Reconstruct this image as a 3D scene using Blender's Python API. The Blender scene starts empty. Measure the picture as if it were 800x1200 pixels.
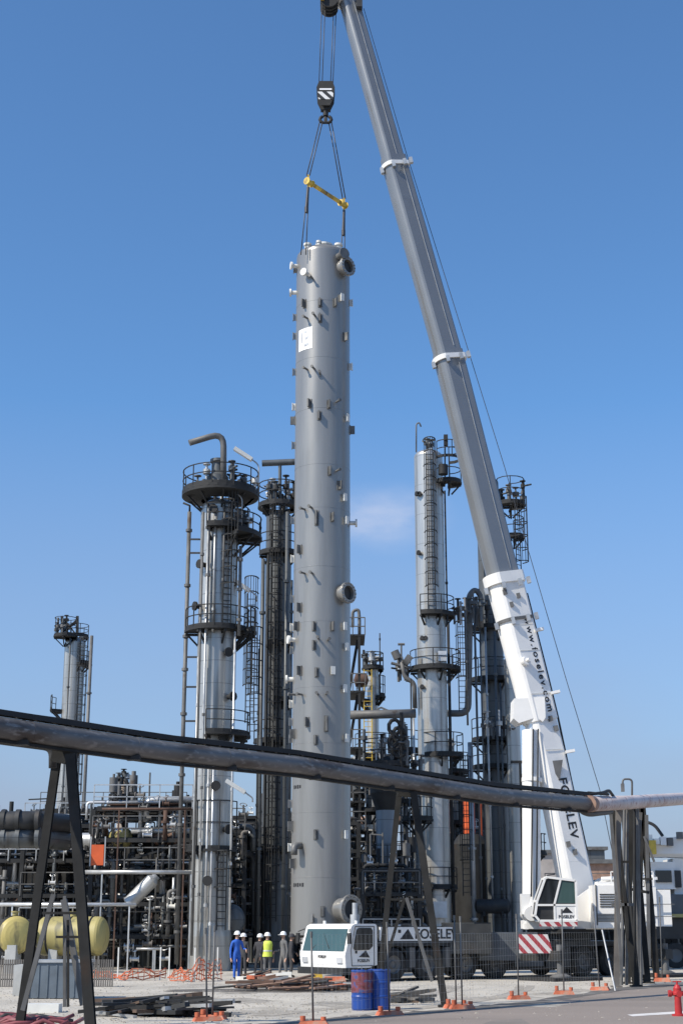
import bpy, math, random
from mathutils import Vector, Matrix
PI = math.pi
R = math.radians
# ---------------------------------------------------------------- camera, sky, sun, exposure
scene = bpy.context.scene
COL = scene.collection
CAM_H = 2.0
F_PX, TILT = 1720.0, math.atan(487 / 1720.0)
cam_d = bpy.data.cameras.new('camera'); cam = bpy.data.objects.new('camera', cam_d); COL.objects.link(cam)
cam.location = (0, 0, CAM_H); cam.rotation_euler = (PI / 2 + TILT, 0, 0)
cam_d.sensor_fit = 'VERTICAL'; cam_d.sensor_height = 36; cam_d.lens = F_PX / 1200 * 36
cam_d.clip_start = 0.5; cam_d.clip_end = 9000
scene.camera = cam
SUN_EL, SUN_AZ = R(44), R(237)          # azimuth clockwise from +Y
sdir = Vector((math.sin(SUN_AZ) * math.cos(SUN_EL), math.cos(SUN_AZ) * math.cos(SUN_EL), math.sin(SUN_EL)))
world = bpy.data.worlds.new('World'); scene.world = world; world.use_nodes = True
wn, wl = world.node_tree.nodes, world.node_tree.links
wn.clear()
wo = wn.new('ShaderNodeOutputWorld'); bg = wn.new('ShaderNodeBackground'); sky = wn.new('ShaderNodeTexSky')
sky.sky_type = 'NISHITA'; sky.sun_disc = False; sky.sun_elevation = SUN_EL; sky.sun_rotation = SUN_AZ
sky.air_density = 1.0; sky.dust_density = 0.5; sky.ozone_density = 6.0; sky.altitude = 0
bg.inputs['Strength'].default_value = 0.115
tc = wn.new('ShaderNodeTexCoord')
# one thin fair-weather cloud low in the sky plus very faint high streaks
def cloud_mask(direction, inner, outer):
    d = wn.new('ShaderNodeVectorMath'); d.operation = 'SUBTRACT'; d.inputs[1].default_value = direction
    wl.new(tc.outputs['Generated'], d.inputs[0])
    s = wn.new('ShaderNodeVectorMath'); s.operation = 'MULTIPLY'; s.inputs[1].default_value = (1, 1, 2.0)
    wl.new(d.outputs[0], s.inputs[0])
    ln = wn.new('ShaderNodeVectorMath'); ln.operation = 'LENGTH'; wl.new(s.outputs[0], ln.inputs[0])
    mr = wn.new('ShaderNodeMapRange'); mr.inputs[1].default_value = outer; mr.inputs[2].default_value = inner
    mr.interpolation_type = 'SMOOTHSTEP'
    wl.new(ln.outputs['Value'], mr.inputs[0]); return mr.outputs[0]
nz = wn.new('ShaderNodeTexNoise'); nz.inputs['Scale'].default_value = 14; nz.inputs['Detail'].default_value = 7
mp = wn.new('ShaderNodeMapping'); mp.inputs['Scale'].default_value = (1, 1, 2.4)
wl.new(tc.outputs['Generated'], mp.inputs[0]); wl.new(mp.outputs[0], nz.inputs[0])
rp = wn.new('ShaderNodeMapRange'); rp.inputs[1].default_value = .36; rp.inputs[2].default_value = .68
wl.new(nz.outputs['Fac'], rp.inputs[0])
mm = wn.new('ShaderNodeMath'); mm.operation = 'MULTIPLY'
wl.new(cloud_mask(Vector((0.029, 1, 0.279)).normalized(), .004, .056), mm.inputs[0]); wl.new(rp.outputs[0], mm.inputs[1])
m2 = wn.new('ShaderNodeMath'); m2.operation = 'MULTIPLY'; m2.inputs[1].default_value = .7
wl.new(mm.outputs[0], m2.inputs[0])
tint = wn.new('ShaderNodeMix'); tint.data_type = 'RGBA'; tint.blend_type = 'MULTIPLY'; tint.inputs[0].default_value = 1
tint.inputs[7].default_value = (.88, 1.12, 1.22, 1)
wl.new(sky.outputs[0], tint.inputs[6])
cm = wn.new('ShaderNodeMix'); cm.data_type = 'RGBA'; cm.inputs[7].default_value = (4.6, 4.9, 5.9, 1)
sz = wn.new('ShaderNodeSeparateXYZ'); wl.new(tc.outputs['Generated'], sz.inputs[0])
hz = wn.new('ShaderNodeMapRange'); hz.inputs[1].default_value = .34; hz.inputs[2].default_value = .03; hz.inputs[3].default_value = 0; hz.inputs[4].default_value = .92
wl.new(sz.outputs[2], hz.inputs[0])
hm = wn.new('ShaderNodeMix'); hm.data_type = 'RGBA'; hm.inputs[7].default_value = (2.35, 2.6, 3.55, 1)   # dusty low haze of an industrial sky
hn = wn.new('ShaderNodeTexNoise'); hn.inputs['Scale'].default_value = 3.2; hn.inputs['Detail'].default_value = 5; wl.new(mp.outputs[0], hn.inputs[0])
hr = wn.new('ShaderNodeMapRange'); hr.inputs[1].default_value = .3; hr.inputs[2].default_value = .7; hr.inputs[3].default_value = .8; hr.inputs[4].default_value = 1.08; wl.new(hn.outputs['Fac'], hr.inputs[0])
hx_ = wn.new('ShaderNodeMath'); hx_.operation = 'MULTIPLY'; hx_.use_clamp = True; wl.new(hz.outputs[0], hx_.inputs[0]); wl.new(hr.outputs[0], hx_.inputs[1])
wl.new(hx_.outputs[0], hm.inputs[0]); wl.new(tint.outputs[2], hm.inputs[6])
wl.new(m2.outputs[0], cm.inputs[0]); wl.new(hm.outputs[2], cm.inputs[6])
wl.new(cm.outputs[2], bg.inputs['Color']); wl.new(bg.outputs[0], wo.inputs[0])
sun_d = bpy.data.lights.new('sun', 'SUN'); sun = bpy.data.objects.new('sun', sun_d); COL.objects.link(sun)
sun_d.energy = 4.2; sun_d.angle = R(0.5); sun_d.color = (1, .915, .79)
sun.rotation_euler = (-sdir).to_track_quat('-Z', 'Y').to_euler()
vs = scene.view_settings
vs.view_transform = 'Standard'; vs.look = 'None'; vs.exposure = 0.35; vs.gamma = 1
rnd = random.Random(7)

# ---------------------------------------------------------------- helpers
def P(px, py, D):
    """world point seen at photo pixel (px,py) at forward distance D"""
    u, v = (px - 400) / F_PX, (600 - py) / F_PX
    y = math.cos(TILT) - v * math.sin(TILT); z = math.sin(TILT) + v * math.cos(TILT)
    return Vector((u / y * D, D, CAM_H + z / y * D))
def G(px, D, z=0.0):
    """ground point at pixel column px and distance D"""
    p = P(px, 1087 + 1655 * CAM_H / D, D); return Vector((p.x, D, z))
def M(n, py, D):
    """n pixels at image row py and distance D, in metres"""
    v = (600 - py) / F_PX
    return n / F_PX / (math.cos(TILT) - v * math.sin(TILT)) * D

def basis(d):
    d = d.normalized(); up = Vector((0, 0, 1)) if abs(d.z) < .95 else Vector((1, 0, 0))
    a = d.cross(up).normalized(); return a, a.cross(d).normalized(), d
class MB:
    def __init__(s): s.v = []; s.f = []; s.sm = []; s.mi = []; s.cur = 0
    def face(s, idx, smooth=False): s.f.append(tuple(idx)); s.sm.append(smooth); s.mi.append(s.cur)
    def add(s, pts): n = len(s.v); s.v += [Vector(p) for p in pts]; return n
    def hexa(s, pts):
        n = s.add(pts)
        for q in ((0, 3, 2, 1), (4, 5, 6, 7), (0, 1, 5, 4), (1, 2, 6, 5), (2, 3, 7, 6), (3, 0, 4, 7)): s.face([n + i for i in q])
        return s
    def box(s, c, size, rz=0, ax=None):
        hx, hy, hz = size[0] / 2, size[1] / 2, size[2] / 2
        if ax: X, Y, Z = ax
        else: X = Vector((math.cos(rz), math.sin(rz), 0)); Y = Vector((-math.sin(rz), math.cos(rz), 0)); Z = Vector((0, 0, 1))
        c = Vector(c)
        return s.hexa([c + X * a * hx + Y * b * hy + Z * d * hz for d in (-1, 1) for a, b in ((-1, -1), (1, -1), (1, 1), (-1, 1))])
    def bar(s, a, b, w, h=None):
        a, b = Vector(a), Vector(b); h = h or w
        if (b - a).length < 1e-5: return s
        A, B, Dd = basis(b - a)
        return s.box((a + b) / 2, (w, h, (b - a).length), ax=(A, B, Dd))
    def tube(s, a, b, r, r2=None, n=8, cap=True):
        a, b = Vector(a), Vector(b); r2 = r if r2 is None else r2
        if (b - a).length < 1e-5: return s
        A, B, _ = basis(b - a)
        ring = lambda c, q: [c + (A * math.cos(2 * PI * i / n) + B * math.sin(2 * PI * i / n)) * q for i in range(n)]
        k = s.add(ring(a, r) + ring(b, r2))
        for i in range(n): j = (i + 1) % n; s.face((k + i, k + n + i, k + n + j, k + j), True)
        if cap:
            k = s.add(ring(a, r)); s.face([k + i for i in range(n)])
            k = s.add(ring(b, r2)); s.face([k + n - 1 - i for i in range(n)])
        return s
    def path(s, pts, r, n=8, bend=0.0):
        pts = [Vector(p) for p in pts]
        if bend:
            q = [pts[0]]
            for i in range(1, len(pts) - 1):
                d1 = (pts[i - 1] - pts[i]); d2 = (pts[i + 1] - pts[i]); bl = min(bend, d1.length * .45, d2.length * .45)
                p0 = pts[i] + d1.normalized() * bl; p2 = pts[i] + d2.normalized() * bl
                for t in (0, .2, .4, .6, .8, 1): q.append(p0 * (1 - t) ** 2 + pts[i] * 2 * t * (1 - t) + p2 * t * t)
            q.append(pts[-1]); pts = q
        rings = []; A = None
        for i, p in enumerate(pts):
            d = (pts[min(i + 1, len(pts) - 1)] - pts[max(i - 1, 0)]).normalized()
            if A is None: A, B, _ = basis(d)
            else: A = (A - d * A.dot(d)).normalized()
            B = A.cross(d).normalized()
            rings.append(s.add([p + (A * math.cos(2 * PI * k / n) + B * math.sin(2 * PI * k / n)) * r for k in range(n)]))
        for a, b in zip(rings, rings[1:]):
            for i in range(n): j = (i + 1) % n; s.face((a + i, b + i, b + j, a + j), True)
        s.face([rings[0] + i for i in range(n)]); s.face([rings[-1] + n - 1 - i for i in range(n)])
        return s
    def lathe(s, c, prof, n=32, axis=(0, 0, 1), smooth=True, a0=0, a1=2 * PI):
        """prof: list of (r, t) along axis; equal consecutive points split the smoothing"""
        c = Vector(c); A, B, Z = basis(Vector(axis)); full = abs(a1 - a0 - 2 * PI) < 1e-6
        m = n if full else n + 1
        for (r0, t0), (r1, t1) in zip(prof, prof[1:]):
            if abs(r0 - r1) < 1e-7 and abs(t0 - t1) < 1e-7: continue
            k = len(s.v)
            for (r, t) in ((r0, t0), (r1, t1)):
                s.v += [c + Z * t + (A * math.cos(a0 + (a1 - a0) * i / n) + B * math.sin(a0 + (a1 - a0) * i / n)) * max(r, 1e-4) for i in range(m)]
            for i in range(n): j = (i + 1) % m; s.face((k + i, k + j, k + m + j, k + m + i), smooth)
        return s
    def ring(s, c, ri, ro, z0, z1, a0=0, a1=2 * PI, n=32):
        c = Vector(c); full = abs(a1 - a0 - 2 * PI) < 1e-6; m = n if full else n + 1
        k = len(s.v)
        for (r, z) in ((ri, z0), (ro, z0), (ro, z1), (ri, z1)):
            s.v += [c + Vector((math.cos(a0 + (a1 - a0) * i / n) * r, math.sin(a0 + (a1 - a0) * i / n) * r, z)) for i in range(m)]
        for i in range(n):
            j = (i + 1) % m
            for q in range(4): w = (q + 1) % 4; s.face((k + q * m + i, k + q * m + j, k + w * m + j, k + w * m + i))
        if not full:
            s.face([k + q * m for q in range(4)]); s.face([k + q * m + n for q in (3, 2, 1, 0)])
        return s
    def prism(s, pts, d):
        """extrude polygon pts (3D, planar) by vector d"""
        d = Vector(d); n = len(pts); k = s.add(list(pts) + [Vector(p) + d for p in pts])
        s.face([k + i for i in range(n)][::-1]); s.face([k + n + i for i in range(n)])
        for i in range(n): j = (i + 1) % n; s.face((k + i, k + j, k + n + j, k + n + i))
        return s
    def loft(s, rings, smooth=False, cap=True):
        n = len(rings[0]); ks = []
        for r_ in rings: ks.append(s.add(r_))
        if smooth:
            for a, b in zip(ks, ks[1:]):
                for i in range(n): j = (i + 1) % n; s.face((a + i, a + j, b + j, b + i), True)
        else:
            for a, b in zip(ks, ks[1:]):
                for i in range(n): j = (i + 1) % n; s.face((a + i, a + j, b + j, b + i))
        if cap:
            s.face([ks[0] + i for i in range(n)][::-1]); s.face([ks[-1] + i for i in range(n)])
        return s
    def mesh(s, name, origin=(0, 0, 0)):
        o = Vector(origin); me = bpy.data.meshes.new(name)
        me.from_pydata([tuple(p - o) for p in s.v], [], s.f)
        me.polygons.foreach_set('use_smooth', s.sm)
        me.polygons.foreach_set('material_index', s.mi)
        me.update(); return me
def recalc(me):
    import bmesh
    b = bmesh.new(); b.from_mesh(me); bmesh.ops.recalc_face_normals(b, faces=b.faces); b.to_mesh(me); b.free()
def tag(o, label=None, cat=None, group=None, kind=None):
    if label: o['label'] = label
    if cat: o['category'] = cat
    if group: o['group'] = group
    if kind: o['kind'] = kind
    return o
def thing(name, label, cat, loc, group=None, rz=0):
    o = bpy.data.objects.new(name, None); COL.objects.link(o); o.location = loc; o.rotation_euler = (0, 0, rz)
    o.empty_display_size = .3; o['_o'] = [float(c) for c in loc]
    return tag(o, label, cat, group)
def part(name, mb, mat, root, label=None, parent=None):
    """mb is in world coordinates; root is the thing's Empty (its location is the mesh origin); parent makes it a sub-part"""
    me = mb.mesh(name, root.location) if root else mb.mesh(name)
    recalc(me)
    for m in (mat if isinstance(mat, (list, tuple)) else [mat]): me.materials.append(m)
    o = bpy.data.objects.new(name, me); COL.objects.link(o)
    o.parent = parent or root
    if label: o['label'] = label
    return o
def solo(name, mb, mat, label, cat, loc, group=None, kind=None):
    me = mb.mesh(name, loc); recalc(me)
    for m in (mat if isinstance(mat, (list, tuple)) else [mat]): me.materials.append(m)
    o = bpy.data.objects.new(name, me); COL.objects.link(o); o.location = loc
    return tag(o, label, cat, group, kind)
def struct(name, mb, mat):
    me = mb.mesh(name); recalc(me); me.materials.append(mat)
    o = bpy.data.objects.new(name, me); COL.objects.link(o); o['kind'] = 'structure'; return o
def dup(root, loc, rz=None, label=None):
    r = root.copy(); COL.objects.link(r); r.location = loc
    if rz is not None: r.rotation_euler = (0, 0, rz)
    if label: r['label'] = label
    for ch in list(root.children):
        c = ch.copy(); COL.objects.link(c); c.parent = r
        for g in list(ch.children):
            d = g.copy(); COL.objects.link(d); d.parent = c
    return r
def textpart(name, body, size, mat, root, origin, X, Y, depth=.01, align='CENTER', parent=None, sx=1.0, sp=1.0):
    """raised lettering: baseline direction X, up direction Y"""
    cu = bpy.data.curves.new(name, 'FONT'); cu.body = body; cu.size = size; cu.extrude = depth; cu.align_x = align; cu.align_y = 'CENTER'
    cu.offset = size * .018; cu.space_character = sp
    t = bpy.data.objects.new('t', cu); COL.objects.link(t)
    me = bpy.data.meshes.new_from_object(t.evaluated_get(bpy.context.evaluated_depsgraph_get()))
    bpy.data.objects.remove(t)
    X = Vector(X).normalized(); Y = Vector(Y).normalized(); Z = X.cross(Y)
    O = Vector(origin) - root.location
    for v in me.vertices: v.co = O + X * v.co.x * sx + Y * v.co.y + Z * v.co.z
    me.materials.clear(); me.materials.append(mat)
    o = bpy.data.objects.new(name, me); COL.objects.link(o); o.parent = parent or root; return o

# ---------------------------------------------------------------- materials
def mat(name, base, rough=.6, metal=0.0, var=.25, scale=1.5, second=None, sfac=.5, sscale=.8, stretch=(1, 1, 1), bump=.0, bscale=20,
        seams=None, spec=.5, rvar=.12, speck=None):
    m = bpy.data.materials.new(name); m.use_nodes = True; n, l = m.node_tree.nodes, m.node_tree.links
    b = n['Principled BSDF']; b.inputs['Metallic'].default_value = metal; b.inputs['Specular IOR Level'].default_value = spec
    t = n.new('ShaderNodeTexCoord'); mpn = n.new('ShaderNodeMapping'); mpn.inputs['Scale'].default_value = stretch
    l.new(t.outputs['Object'], mpn.inputs[0])
    def noise(sc, det=6, src=None):
        q = n.new('ShaderNodeTexNoise'); q.inputs['Scale'].default_value = sc; q.inputs['Detail'].default_value = det
        l.new(src or mpn.outputs[0], q.inputs[0]); return q
    def ramp(src, a, c):
        q = n.new('ShaderNodeMapRange'); q.inputs[1].default_value = a; q.inputs[2].default_value = c; l.new(src, q.inputs[0]); return q.outputs[0]
    def mix(fac, a, c, blend='MIX'):
        q = n.new('ShaderNodeMix'); q.data_type = 'RGBA'; q.blend_type = blend
        for s_, val in ((0, fac), (6, a), (7, c)):
            if hasattr(val, 'node'): l.new(val, q.inputs[s_])
            else: q.inputs[s_].default_value = val if s_ == 0 else (*val, 1)
        return q.outputs[2]
    n1 = noise(scale)
    lo = tuple(c * (1 - var) for c in base); hi = tuple(min(1, c * (1 + var)) for c in base)
    colr = mix(ramp(n1.outputs['Fac'], .3, .7), lo, hi)
    if second:
        n2 = noise(sscale, 9)
        colr = mix(ramp(n2.outputs['Fac'], 1 - sfac, 1 - sfac + .12), colr, second)
    if speck:
        n3 = noise(speck[1], 3); colr = mix(ramp(n3.outputs['Fac'], .55, .7), colr, speck[0])
    bsrc = None
    if seams:
        sep = n.new('ShaderNodeSeparateXYZ'); l.new(t.outputs['Object'], sep.inputs[0])
        md = n.new('ShaderNodeMath'); md.operation = 'PINGPONG'; md.inputs[1].default_value = seams[0] / 2; l.new(sep.outputs[2], md.inputs[0])
        sm = ramp(md.outputs[0], seams[1], seams[1] * .4)
        colr = mix(sm, colr, tuple(c * seams[2] for c in base)); bsrc = sm
    l.new(colr, b.inputs['Base Color'])
    rr = n.new('ShaderNodeMapRange'); rr.inputs[3].default_value = max(.05, rough - rvar); rr.inputs[4].default_value = min(1, rough + rvar)
    l.new(n1.outputs['Fac'], rr.inputs[0]); l.new(rr.outputs[0], b.inputs['Roughness'])
    if bump:
        bn = noise(bscale, 5, t.outputs['Object']); bm_ = n.new('ShaderNodeBump'); bm_.inputs['Strength'].default_value = bump; bm_.inputs['Distance'].default_value = .05
        l.new(bn.outputs['Fac'], bm_.inputs['Height']); l.new(bm_.outputs[0], b.inputs['Normal'])
    return m
def stripes(name, c1, c2, width, direction):
    m = mat(name, c1, .5, 0, .05); n, l = m.node_tree.nodes, m.node_tree.links; b = n['Principled BSDF']
    t = n.new('ShaderNodeTexCoord'); d = n.new('ShaderNodeVectorMath'); d.operation = 'DOT_PRODUCT'; d.inputs[1].default_value = direction
    l.new(t.outputs['Object'], d.inputs[0])
    w = n.new('ShaderNodeMath'); w.operation = 'PINGPONG'; w.inputs[1].default_value = width; l.new(d.outputs['Value'], w.inputs[0])
    g = n.new('ShaderNodeMath'); g.operation = 'GREATER_THAN'; g.inputs[1].default_value = width / 2; l.new(w.outputs[0], g.inputs[0])
    mx = n.new('ShaderNodeMix'); mx.data_type = 'RGBA'; mx.inputs[6].default_value = (*c1, 1); mx.inputs[7].default_value = (*c2, 1)
    l.new(g.outputs[0], mx.inputs[0]); l.new(mx.outputs[2], b.inputs['Base Color']); return m
K = {}
K['column'] = mat('column_grey_paint', (.285, .28, .265), .33, .45, .09, 1.1, second=(.25, .245, .23), sfac=.45, sscale=.8, stretch=(2.2, 2.2, .22), speck=((.27, .265, .25), 2.2), bump=.05, bscale=1.2, rvar=.06)
K['clip'] = mat('clip_primer', (.13, .13, .125), .5, .1, .3, 3)
K['clipwhite'] = mat('clip_white', (.68, .68, .64), .5, 0, .1, 3)
K['boom'] = mat('boom_silver_paint', (.225, .235, .245), .3, .35, .05, .5, second=(.19, .2, .21), sfac=.38, sscale=.5, rvar=.07)
K['white'] = mat('crane_white_paint', (.8, .79, .76), .38, 0, .04, 1.3, second=(.66, .645, .6), sfac=.34, sscale=1.6)
K['clad'] = mat('tower_cladding', (.46, .455, .43), .36, .62, .28, .9, second=(.25, .25, .235), sfac=.47, sscale=.8, stretch=(2.2, 2.2, .16), seams=(1.15, .022, .5), bump=.06, bscale=2.5)
K['cladwhite'] = mat('light_tower_cladding', (.52, .51, .48), .34, .65, .18, .8, second=(.36, .355, .33), sfac=.45, sscale=.8, stretch=(2.2, 2.2, .16), seams=(1.9, .022, .6), bump=.05, bscale=2.5)
K['cladblue'] = mat('bluegrey_cladding', (.19, .22, .25), .45, .4, .2, .8, second=(.12, .14, .16), sfac=.45, stretch=(1.5, 1.5, .3), seams=(1.3, .025, .5))
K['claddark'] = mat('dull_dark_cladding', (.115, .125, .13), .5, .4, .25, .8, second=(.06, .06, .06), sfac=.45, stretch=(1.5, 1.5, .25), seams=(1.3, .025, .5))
K['steel'] = mat('dark_structural_steel', (.028, .029, .03), .65, .1, .35, 1.2, spec=.3, second=(.04, .031, .026), sfac=.36, sscale=1.4)
K['steel2'] = mat('weathered_grey_steel', (.13, .13, .128), .6, .2, .3, 1.5, second=(.085, .065, .05), sfac=.38, sscale=1.6)
K['trestle'] = mat('trestle_dirty_steel', (.028, .028, .027), .8, 0, .4, 1.5, second=(.045, .033, .026), sfac=.42, sscale=1.2, bump=.1, bscale=9, spec=.25)
K['trestlelight'] = mat('trestle_worn_concrete_grey', (.14, .13, .12), .75, 0, .3, 1.5, second=(.11, .085, .07), sfac=.42, sscale=1.2, bump=.1, bscale=9)
K['galv'] = mat('galvanised_steel', (.46, .47, .47), .45, .55, .2, 2.0, second=(.28, .27, .26), sfac=.4)
K['galvbright'] = mat('bright_pipe_cladding', (.66, .67, .67), .38, .5, .15, 2.0, second=(.42, .42, .41), sfac=.4)
K['mainpipe'] = mat('pipeline_grey_cladding', (.15, .145, .14), .5, .3, .25, .7, second=(.085, .07, .06), sfac=.46, sscale=.9, stretch=(.6, .6, 2), speck=((.24, .23, .22), 6), bump=.08, bscale=3)
K['pinkpipe'] = mat('lit_pink_pipe', (.60, .52, .49), .55, .1, .15, .9, second=(.36, .2, .17), sfac=.40, sscale=.6, speck=((.36, .2, .17), 5))  # pinkish pipe, its paler lit look put into the base colour
K['rust'] = mat('rusty_steel', (.10, .058, .042), .8, .1, .4, 2, second=(.07, .045, .035), sfac=.45)
K['rustpale'] = mat('pale_rust_paint', (.30, .19, .14), .75, 0, .3, 2, second=(.16, .09, .06), sfac=.45)
K['yellow'] = mat('tank_yellow', (.56, .46, .16), .45, 0, .15, .8, second=(.25, .21, .1), sfac=.46, sscale=1.6, stretch=(1.6, 1.6, .35))
K['yellowdull'] = mat('faded_tank_yellow', (.36, .31, .12), .5, 0, .2, .8, second=(.17, .155, .08), sfac=.47, sscale=1.6, stretch=(1.6, 1.6, .35))
K['yellowsteel'] = mat('safety_yellow_steel', (.60, .42, .06), .5, 0, .25, 3, second=(.16, .11, .05), sfac=.42, sscale=2.5)
K['yellowdark'] = mat('worn_yellow_beam', (.34, .24, .06), .6, 0, .3, 3, second=(.10, .08, .05), sfac=.46, sscale=2.5)
K['orange'] = mat('orange_paint', (.62, .11, .03), .5, 0, .15, 1.5, second=(.5, .09, .02), sfac=.4)
K['orangenet'] = mat('orange_barrier_plastic', (.50, .13, .06), .7, 0, .3, 4, second=(.42, .24, .17), sfac=.47, sscale=3)
K['black'] = mat('black_rubber', (.022, .022, .022), .75, 0, .25, 4, second=(.05, .047, .042), sfac=.4, sscale=3)
K['dark'] = mat('dark_machinery', (.035, .036, .037), .6, .1, .4, 1.5, second=(.06, .052, .045), sfac=.4)
K['chassis'] = mat('chassis_dark_grey', (.034, .035, .035), .5, .1, .3, 1.5, second=(.05, .044, .038), sfac=.42)
K['rope'] = mat('steel_rope', (.07, .07, .075), .5, .4, .2, 10)
K['glass'] = mat('tinted_cab_glass', (.045, .085, .08), .06, 0, .1, 1, spec=.8, rvar=.03)
K['glassdark'] = mat('dark_cab_glass', (.015, .018, .02), .06, 0, .1, 1, spec=.8, rvar=.03)
K['blue'] = mat('blue_drum_plastic', (.015, .06, .28), .4, 0, .15, 4, second=(.02, .05, .25), sfac=.38, sscale=4)
K['red'] = mat('hydrant_red_paint', (.42, .03, .03), .4, 0, .12, 4, second=(.35, .03, .02), sfac=.4, sscale=5)
K['redlabel'] = mat('drum_red_label', (.20, .05, .06), .5, 0, .5, 9, second=(.05, .07, .2), sfac=.5, sscale=9)
K['letter'] = mat('black_lettering', (.02, .02, .022), .5, 0, .1)
K['lamp'] = mat('white_lamp_housing', (.78, .79, .76), .4, 0, .08)
K['skin'] = mat('skin', (.45, .27, .19), .6, 0, .08)
K['bluecloth'] = mat('blue_work_cloth', (.03, .12, .48), .85, 0, .2, 4)
K['darkcloth'] = mat('dark_work_cloth', (.045, .045, .05), .9, 0, .25, 5)
K['greycloth'] = mat('grey_work_cloth', (.14, .14, .14), .9, 0, .25, 5)
K['vest'] = mat('yellow_hi_vis', (.72, .85, .12), .7, 0, .1, 4)
K['helmet'] = mat('white_helmet', (.82, .82, .8), .3, 0, .04)
K['mask'] = mat('weathered_timber', (.11, .075, .055), .85, 0, .4, 3, second=(.2, .16, .13), sfac=.4, sscale=4)
K['pinkhose'] = mat('maroon_hose', (.22, .06, .07), .6, 0, .35, 4, second=(.35, .22, .2), sfac=.4)
K['concrete'] = mat('concrete_block', (.42, .43, .42), .85, 0, .12, 2, second=(.3, .3, .29), sfac=.42, bump=.1)
K['bluegrey'] = mat('bluegrey_box_paint', (.12, .15, .18), .6, .1, .2, 2, second=(.08, .09, .1), sfac=.4)
K['brick'] = mat('faded_building_wall', (.34, .31, .29), .85, 0, .15, 1, second=(.25, .21, .19), sfac=.4)
K['beige'] = mat('beige_cladding', (.52, .42, .32), .5, .2, .15, 1, second=(.36, .28, .2), sfac=.4, seams=(1.2, .03, .5))
K['redwhite'] = stripes('red_white_warning_stripes', (.66, .62, .6), (.36, .05, .06), .15, (.72, -.3, .65))
K['blackwhite'] = stripes('black_white_hook_stripes', (.75, .75, .73), (.03, .03, .03), .17, (.7, 0, .7))
K['gravel'] = mat('pale_gravel', (.46, .425, .36), .95, 0, .16, .5, second=(.29, .265, .225), sfac=.45, sscale=.3, bump=.6, bscale=14, speck=((.47, .455, .43), 5), stretch=(1, .6, 1))
K['asphalt'] = mat('worn_road_surface', (.24, .20, .17), .92, 0, .10, .3, second=(.185, .155, .13), sfac=.45, sscale=.22, bump=.35, bscale=30, stretch=(.35, 1.4, 1), speck=((.23, .215, .2), 22))
K['asphaltpatch'] = mat('road_repair_patch', (.20, .175, .152), .92, 0, .12, .6, bump=.3, bscale=30)
K['stain'] = mat('stained_gravel', (.30, .275, .235), .95, 0, .25, 1.2, second=(.4, .37, .32), sfac=.48, sscale=2.2, bump=.5, bscale=14)
K['verge'] = mat('oily_dirt', (.12, .11, .098), .95, 0, .3, .8, second=(.28, .265, .24), sfac=.45, sscale=1.1, bump=.5, bscale=9)
K['paint'] = mat('worn_road_paint', (.62, .6, .57), .8, 0, .15, 2, second=(.3, .28, .27), sfac=.4, sscale=3)
K['leaf'] = mat('distant_foliage', (.05, .075, .035), .9, 0, .4, 1)
K['slate'] = mat('grey_blue_deck', (.085, .095, .105), .5, .1, .2, 2)
K['plate'] = mat('white_name_plate', (.85, .85, .85), .5, 0, .04, 3)

# ---------------------------------------------------------------- ground, road
g = MB(); g.add([(-1500, -60, 0), (1500, -60, 0), (1500, 4000, 0), (-1500, 4000, 0)]); g.face((0, 1, 2, 3)); struct('ground', g, K['gravel'])
def gy(py): return 1655 * CAM_H / (py - 1087)
edge = [(-260, 1206), (0, 1201), (200, 1193), (320, 1187), (420, 1181), (520, 1173.5), (620, 1165.5), (730, 1151), (800, 1146), (1000, 1140), (1400, 1134)]
epts = [G(x, gy(y)) for x, y in edge]
g = MB(); k = g.add([(p.x, p.y, .004) for p in epts] + [(p.x if i else p.x - 40, -50, .004) for i, p in enumerate(epts)])
n = len(epts)
for i in range(n - 1): g.face((k + i, k + i + 1, k + n + i + 1, k + n + i))
struct('road', g, K['asphalt'])
# ragged dirt verge along the road edge
g = MB(); up, lo = [], []
rr = random.Random(3)
for i in range(n - 1):
    for t in range(10):
        p = epts[i].lerp(epts[i + 1], t / 10)
        up.append((p.x + rr.uniform(-.1, .1), p.y + 1.1 + rr.uniform(-.8, .9) * (1.0 if p.x < 2 else .5), .008)); lo.append((p.x, p.y - .25 - rr.uniform(0, .35), .008))
k = g.add(up + lo); n2 = len(up)
for i in range(n2 - 1): g.face((k + i, k + i + 1, k + n2 + i + 1, k + n2 + i))
struct('verge', g, K['verge'])
g = MB(); a = G(740, gy(1178.5)); b = G(830, gy(1174)); g.add([(a.x, a.y, .008), (b.x, b.y, .008), (b.x, b.y + .9, .008), (a.x, a.y + .7, .008)]); g.face((0, 1, 2, 3)); struct('road_marking', g, K['paint'])
for i, (x0, x1, y0_, y1_) in enumerate(((575, 610, 1183, 1188), (300, 345, 1193, 1197))):
    g = MB(); a_, b_, c_, d_ = G(x0, gy(y0_)), G(x1, gy(y0_ - 2)), G(x1 + 12, gy(y1_ - 1)), G(x0 - 15, gy(y1_)); g.add([(p.x, p.y, .008) for p in (a_, b_, c_, d_)]); g.face((0, 1, 2, 3)); struct('road_patch', g, K['asphaltpatch'])
for i in range(9):
    g = MB(); x = rr.uniform(250, 720); D_ = gy(rr.uniform(1150, 1172)); q = G(x, D_); pts = []
    for k_ in range(16): a_ = k_ * PI / 8; pts.append((q.x + math.cos(a_) * rr.uniform(.3, 1.1), q.y + math.sin(a_) * rr.uniform(.5, 1.6), .0045 + i * .0001))
    g.add(pts); g.face(range(16)); struct('ground_stain', g, K['stain'])
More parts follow.
